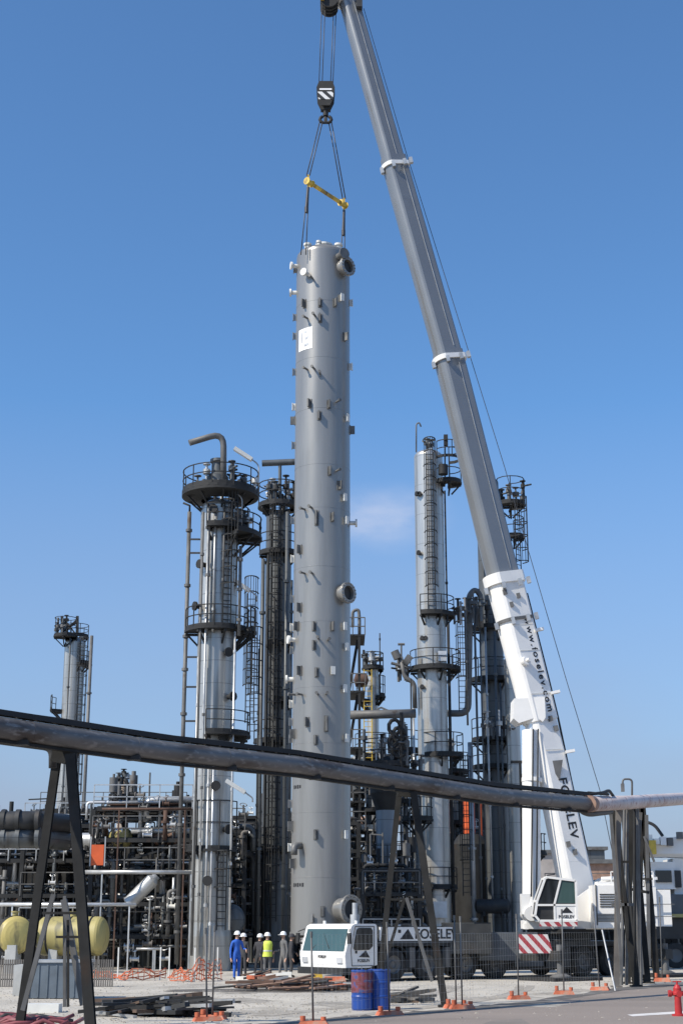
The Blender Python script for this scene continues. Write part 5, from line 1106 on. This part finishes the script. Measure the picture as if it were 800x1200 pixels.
mb = MB().lathe(loc, [(0, 0), (.2, 0), (.2, .05), (.11, .06), (.095, .5), (.15, .52), (.15, .57), (.12, .6), (.12, .68), (.06, .76), (0, .78)], 24); part('barrel', mb, K['red'], t)
for d_ in ((1, 0, 0), (-1, 0, 0), (0, -1, 0)):
    d_ = Vector(d_); mb = MB(); c_ = loc + Vector((0, 0, .55)); mb.tube(c_, c_ + d_ * .22, .06, n=14); mb.tube(c_ + d_ * .18, c_ + d_ * .27, .085, n=14); part('outlet', mb, K['red'], t)
mb = MB(); mb.tube(loc + Vector((0, 0, .76)), loc + Vector((0, 0, .86)), .03, n=8); mb.box(loc + Vector((0, 0, .84)), (.26, .04, .03)); part('valve_key', mb, K['red'], t)
# concrete block and blue-grey box behind the left trestle
loc = G(32, 47); 
solo('concrete_block', MB().box(loc + Vector((-.1, .4, .45)), (.62, 1.0, .9)), K['concrete'], 'pale concrete block left of the blue grey container, behind the trestle', 'concrete block', loc)
loc = G(66, 45); t = thing('equipment_container', 'blue grey steel box on the ground behind the left trestle legs', 'container', loc)
part('box', MB().box(loc + Vector((0, .5, .52)), (1.75, 1.1, 1.0)), K['bluegrey'], t); part('lid', MB().box(loc + Vector((0, .5, 1.05)), (1.85, 1.2, .07)), K['galv'], t); mb = MB()
for i in range(7): mb.box(loc + Vector((-.78 + i * .26, -.06, .5)), (.04, .03, .9))
part('rib', mb, K['bluegrey'], t)
solo('white_slab', MB().box(G(50, 38) + Vector((0, 0, .1)), (.9, .5, .2)), K['clipwhite'], 'short white slab lying in front of the blue grey container', 'slab', G(50, 38))
# pile of dark steel sections at lower left
def pile(name, label, cat, x0, x1, y, n_, mt, seed, hgt=.45, L=(1.2, 3), thick=.1, mats=None, spread=1.2, tubes=False):
    rg = random.Random(seed); D_ = gy(y); a_, b_ = G(x0, D_), G(x1, D_); c_ = (a_ + b_) / 2; t = thing(name, label, cat, (c_.x, c_.y, 0))
    for i in range(n_):
        x = rg.uniform(a_.x + .5, b_.x - .5); yy = c_.y + rg.uniform(-spread, spread); z = rg.uniform(.05, 1) ** 1.5 * hgt * (1 - abs(x - c_.x) / (b_.x - a_.x) * .8); l_ = rg.uniform(*L); ang = rg.gauss(0, .6); dz = rg.uniform(-.08, .22)
        d_ = Vector((math.cos(ang), math.sin(ang), 0)); p0 = Vector((x, yy, z + .06)) - d_ * l_ / 2; p1 = p0 + d_ * l_ + Vector((0, 0, dz)); th = thick * rg.uniform(.5, 1.5); mb = MB()
        if tubes and rg.random() < .6: mb.tube(p0, p1, th * .5, n=8)
        else: mb.bar(p0, p1, th * rg.uniform(1, 2.4), th)
        part('beam' if not tubes else 'bar', mb, rg.choice(mats or [mt]), t)
    return t
pile('steel_pile', 'low pile of dark steel sections and boards beside the left trestle foot', 'steel pile', 112, 272, 1177, 90, K['dark'], 5, .3, (.5, 2.0), .07, [K['dark'], K['dark'], K['steel'], K['black'], K['steel'], K['mask'], K['galv']], .9)
pile('timber_pile', 'loose brown timber and pink scrap lying in front of the workers', 'timber pile', 270, 415, 1152, 60, K['mask'], 6, .3, (.4, 2.6), .065, [K['mask'], K['mask'], K['rustpale'], K['rust'], K['dark'], K['rustpale'], K['galv']], 1.1, True)
pile('scrap_line', 'thin strip of boards and rags on the ground at the workers feet', 'scrap', 275, 345, 1142, 22, K['clipwhite'], 9, .2, (.3, 1.1), .1, [K['clipwhite'], K['mask'], K['orangenet'], K['dark'], K['rustpale']], .7)
pile('rebar_pile', 'dark scrap and boards on the dirt below the middle trestle', 'scrap', 452, 505, 1163, 20, K['mask'], 12, .12, (.5, 1.6), .07, [K['mask'], K['verge'], K['dark'], K['steel2']], .8)
pile('plank_stack', 'dark planks lying on the gravel at the foot of the tower fence', 'planks', 130, 262, 1168, 12, K['mask'], 14, .1, (1, 3), .1, [K['dark'], K['mask']], .5)
for i, (x, y, w_, h_, mt, lb) in enumerate(((335, 1141, .5, .3, 'clipwhite', 'white bag on the ground by the workers'), (371, 1141, .5, .35, 'yellowsteel', 'small yellow crate on the ground left of the truck bumper'), (392, 1146, .9, .28, 'orangenet', 'low orange block on the gravel under the truck bumper'), (300, 1140, .6, .25, 'clipwhite', 'white crumpled sheet beside the blue worker'))):
    l_ = G(x, gy(y)); mb = MB(); mb.hexa([l_ + Vector((a * w_ / 2 * k_, b * w_ * .3 * k_, z)) for z, k_ in ((0, 1), (h_, .8)) for a, b in ((-1, -1), (1, -1), (1, 1), (-1, 1))]); solo(('bag', 'crate', 'orange_block', 'plastic_sheet')[i], mb, K[mt], lb, ('bag', 'crate', 'block', 'sheet')[i], l_)
# maroon hoses bottom left
rg = random.Random(31); t = thing('hose_heap', 'heap of tangled maroon hoses at the bottom left corner', 'hoses', G(20, gy(1188)))
for i in range(12):
    c_ = G(rg.uniform(-25, 62), gy(rg.uniform(1184, 1191))); mb = MB(); a0_ = rg.uniform(0, 6); pts = [c_ + Vector((math.cos(a0_ + k_ * .5) * (.45 + .03 * k_), math.sin(a0_ + k_ * .5) * (.25 + .02 * k_), .05 + rg.uniform(0, .16))) for k_ in range(11)]
    mb.path(pts, .04, n=7); part('hose', mb, K['pinkhose'] if i % 4 else K['dark'], t)
# orange barrier netting
def netting(label, pts, h=.9, seed=1):
    rg = random.Random(seed); t = thing('barrier_net', label, 'barrier net', pts[0], 'orange barrier netting'); mb = MB(); ks = []
    dense = []
    for a_, b_ in zip(pts, pts[1:]):
        n_ = max(2, int((b_ - a_).length / .22))
        for i in range(n_): dense.append(a_.lerp(b_, i / n_) + Vector((0, rg.uniform(-.06, .06), 0)))
    rows = 5; sag = [h * (.55 + .28 * math.sin(i * .21 + seed) + .15 * math.sin(i * .83 + seed) + rg.uniform(-.12, .12)) for i in range(len(dense))]
    for r_ in range(rows):
        pr = [p + Vector((0, 0, .08 + s_ * r_ / (rows - 1))) for p, s_ in zip(dense, sag)]
        pr = [p + Vector((rg.uniform(-.05, .05), rg.uniform(-.12, .12), rg.uniform(-.06, .06))) for p in pr]
        for a_, b_ in zip(pr, pr[1:]): mb.bar(a_, b_, .035)
    for p, s_ in zip(dense, sag): mb.bar(p + Vector((0, 0, .06)), p + Vector((rg.uniform(-.05, .05), 0, .08 + s_)), .03)
    part('net', mb, K['orangenet'], t); mb = MB()
    for i in range(0, len(dense), 9): mb.bar(dense[i], dense[i] + Vector((0, 0, 1.25)), .05)
    part('stake', mb, K['clipwhite'], t)
netting('sagging orange barrier net in front of the tall left rack', [G(104, 62), G(150, 60), G(200, 61)], .6, 3)
netting('bunched orange barrier net at the foot of the wide-platform tower', [G(198, 60), G(225, 58.5), G(250, 60.5), G(264, 61)], .75, 5)
# white slatted boundary wall left of the workers
# temporary mesh fencing strung between the posts
fence_px = [(367, 1187), (456, 1177), (534, 1170), (607, 1161), (660, 1156), (702, 1152)]
for i, ((x0, y0_), (x1, y1_)) in enumerate(zip(fence_px, fence_px[1:])):
    a_, b_ = G(x0, gy(y0_)), G(x1, gy(y1_)); t = thing('mesh_fence_panel', ['wire mesh panel in front of the truck windscreen, running to the blue drums', 'wire mesh panel in front of the middle trestle', 'wire mesh panel in front of the dark storage box', 'wire mesh panel in front of the red and white board', 'wire mesh panel below the crane cab, beside the pale trestle leg'][i], 'fence', (a_ + b_) / 2, 'wire mesh fence panels')
    L_ = (b_ - a_).length; n_ = int(L_ / .22); mb = MB()
    for q in range(1, n_): p_ = a_.lerp(b_, q / n_); mb.tube(p_ + Vector((0, 0, .2)), p_ + Vector((0, 0, 1.85)), .0015, n=4, cap=False)
    for q in range(9): z_ = .2 + q * .206; mb.tube(a_ + Vector((0, 0, z_)), b_ + Vector((0, 0, z_)), .0015, n=4, cap=False)
    part('mesh', mb, K['galv'], t)
# workers ------------------------------------------------------------
def person(label, loc, rz, top, legs, pose, helmet='helmet', vest=None, h=1.74):
    t = thing('person', label, 'person', loc, 'workers in helmets', rz)
    k = h / 1.74
    J = {'pel': (0, 0, .95), 'waist': (0, 0, 1.10), 'chest': (0, 0, 1.32), 'neckb': (0, 0, 1.46), 'neck': (0, -.01, 1.53), 'head': (0, -.02, 1.63), 'crown': (0, -.01, 1.71)}
    rad = {'pel': (.155, .12), 'waist': (.135, .11), 'chest': (.165, .12), 'neckb': (.09, .08), 'neck': (.055, .055), 'head': (.078, .095), 'crown': (.06, .07)}
    E = [('pel', 'waist'), ('waist', 'chest'), ('chest', 'neckb'), ('neckb', 'neck'), ('neck', 'head'), ('head', 'crown')]
    for s_, n_ in ((-1, 'l'), (1, 'r')):
        ax_, ay_ = pose.get(n_ + 'foot', (.11, 0)); hx, hy, hz = pose.get(n_ + 'hand', (.27, -.02, .78)); ex_, ey_, ez_ = pose.get(n_ + 'elb', (.26, .03, 1.08))
        J.update({n_ + 'hip': (s_ * .1, 0, .88), n_ + 'kn': (s_ * (ax_ * .9), (ay_ * .5) - .02, .5), n_ + 'an': (s_ * ax_, ay_ + .02, .09), n_ + 'to': (s_ * (ax_ + .02), ay_ - .15, .04),
                  n_ + 'sh': (s_ * .19, 0, 1.40), n_ + 'el': (s_ * ex_, ey_, ez_), n_ + 'wr': (s_ * hx, hy, hz), n_ + 'ha': (s_ * hx, hy - .05, hz - .09)})
        rad.update({n_ + 'hip': (.095, .1), n_ + 'kn': (.065, .07), n_ + 'an': (.05, .055), n_ + 'to': (.045, .035), n_ + 'sh': (.07, .07), n_ + 'el': (.05, .05), n_ + 'wr': (.036, .036), n_ + 'ha': (.04, .03)})
        E += [('pel', n_ + 'hip'), (n_ + 'hip', n_ + 'kn'), (n_ + 'kn', n_ + 'an'), (n_ + 'an', n_ + 'to'), ('chest', n_ + 'sh'), (n_ + 'sh', n_ + 'el'), (n_ + 'el', n_ + 'wr'), (n_ + 'wr', n_ + 'ha')]
        hand = Vector(J[n_ + 'ha'])
        for f_ in range(4):
            J[n_ + 'f%d' % f_] = tuple(hand + Vector((s_ * (-.03 + f_ * .02), -.02, -.05 - .012 * (1 if f_ in (1, 2) else 0)))); rad[n_ + 'f%d' % f_] = (.009, .009); E.append((n_ + 'ha', n_ + 'f%d' % f_))
        J[n_ + 'th'] = tuple(hand + Vector((-s_ * .045, -.03, -.01))); rad[n_ + 'th'] = (.011, .011); E.append((n_ + 'ha', n_ + 'th'))
    names = list(J); me = bpy.data.meshes.new('body'); me.from_pydata([tuple(c * k for c in J[n_]) for n_ in names], [(names.index(a_), names.index(b_)) for a_, b_ in E], [])
    tmp = bpy.data.objects.new('tmp', me); COL.objects.link(tmp); sk = tmp.modifiers.new('s', 'SKIN'); sk.use_smooth_shade = True; ss = tmp.modifiers.new('u', 'SUBSURF'); ss.levels = 1; ss.render_levels = 1
    for i, n_ in enumerate(names): me.skin_vertices[0].data[i].radius = rad[n_]
    me.skin_vertices[0].data[0].use_root = True
    bm_ = bpy.data.meshes.new_from_object(tmp.evaluated_get(bpy.context.evaluated_depsgraph_get())); bpy.data.objects.remove(tmp)
    bm_.materials.clear()
    for m_ in (K[top], K[legs], K['skin'], K['black']): bm_.materials.append(m_)
    hands = [Vector(J['lha']) * k, Vector(J['rha']) * k]
    for p in bm_.polygons:
        c_ = p.center; mi = 0
        if c_.z < .98 * k: mi = 1
        if c_.z > 1.49 * k or min((c_ - q).length for q in hands) < .1: mi = 2
        if c_.z < .1 * k: mi = 3
        p.material_index = mi; p.use_smooth = True
    b_ = bpy.data.objects.new('body', bm_); COL.objects.link(b_); b_.parent = t
    def loc_part(name, mb, mt): me_ = mb.mesh(name); recalc(me_); me_.materials.append(mt); o = bpy.data.objects.new(name, me_); COL.objects.link(o); o.parent = t; return o
    mb = MB(); hc = Vector((0, -.02, 1.655)) * k; mb.lathe(hc, [(.165, 0), (.13, .01), (.128, .05), (.10, .11), (.05, .145), (0, .15)], 20); mb.hexa([hc + Vector((x, y, z)) for z in (.0, .015) for x, y in ((-.09, -.1), (.09, -.1), (.07, -.2), (-.07, -.2))]); loc_part('helmet', mb, K[helmet])
    mb = MB(); fz = 1.61 * k; mb.box((0, -.115 * k, fz), (.03, .035, .04)); loc_part('nose', mb, K['skin'])
    mb = MB()
    for s_ in (-.032, .032): mb.box((s_, -.108 * k, fz + .03), (.024, .012, .012))
    mb.box((0, -.104 * k, fz - .05), (.05, .012, .01)); loc_part('face_features', mb, K['darkcloth'])
    if vest:
        mb = MB(); rings = []
        for z, a_, bb in ((.86, .20, .165), (1.0, .195, .16), (1.15, .19, .155), (1.32, .215, .165), (1.42, .20, .14), (1.47, .11, .10)): rings.append([Vector((math.cos(q) * a_ * k, math.sin(q) * bb * k, z * k)) for q in [2 * PI * i_ / 20 for i_ in range(20)]])
        mb.loft(rings, smooth=True, cap=False); vo = loc_part('vest', mb, K[vest])
        mb = MB(); ring_ = lambda z: [Vector((math.cos(q) * .2 * k, math.sin(q) * .166 * k, z * k)) for q in [2 * PI * i_ / 20 for i_ in range(20)]]; mb.loft([ring_(1.06), ring_(1.11)], smooth=True, cap=False); me_ = mb.mesh('reflective_band'); recalc(me_); me_.materials.append(K['clipwhite']); o = bpy.data.objects.new('reflective_band', me_); COL.objects.link(o); o.parent = vo
    return t
person('worker in bright blue coveralls and white helmet, at the left of the group', G(277, 61.5), R(35), 'bluecloth', 'bluecloth', {'rhand': (.24, -.28, 1.12), 'relb': (.28, -.02, 1.12), 'lfoot': (.13, -.08)}, h=1.82)
person('dark clothed worker standing close behind the blue worker', G(285, 64), R(-30), 'darkcloth', 'darkcloth', {}, h=1.72)
person('worker in dark clothes and white helmet just left of the yellow vest', G(304, 64), R(160), 'darkcloth', 'darkcloth', {'lhand': (.16, -.34, 1.3), 'lelb': (.26, -.12, 1.12), 'rfoot': (.19, .08)}, h=1.70)
person('worker in a yellow high visibility vest over dark clothes', G(313, 62), R(200), 'darkcloth', 'greycloth', {'rhand': (.26, -.12, .86)}, vest='vest', h=1.76)
person('grey clothed worker at the right of the group, pale shirt', G(332, 62), R(-60), 'greycloth', 'greycloth', {'lhand': (.22, -.3, 1.05), 'rfoot': (.17, .05), 'lfoot': (.16, -.1)}, h=1.80)
person('black clothed worker nearest the truck cab', G(341, 64), R(100), 'darkcloth', 'darkcloth', {'rhand': (.2, -.25, 1.0)}, h=1.7, helmet='darkcloth')

# small stones and crumbs on the gravel (nobody could count them)
rg = random.Random(77); g = MB()
for i in range(9000):
    py = rg.uniform(1139, 1185); D_ = gy(py); x = rg.uniform(-10, 830); p = G(x, D_); s_ = rg.choice([.01, .015, .015, .02, .035]) * rg.uniform(.6, 1.4)
    ey = 1201 - (max(x, 0) / 800) ** 1.25 * 56
    if py > ey - 2 and rg.random() < .93: continue
    a_ = rg.uniform(0, PI); k_ = g.add([p + Vector((math.cos(a_ + q * PI / 2) * s_ * rg.uniform(.7, 1.5), math.sin(a_ + q * PI / 2) * s_ * rg.uniform(.7, 1.5), 0)) for q in range(4)] + [p + Vector((rg.uniform(-.3, .3) * s_, rg.uniform(-.3, .3) * s_, s_ * rg.uniform(.5, 1)))])
    for q in range(4): g.face((k_ + q, k_ + (q + 1) % 4, k_ + 4))
solo('loose_stones', g, K['stain'], 'loose stones and crumbs strewn over the gravel yard', 'stones', (0, 45, 0), kind='stuff')
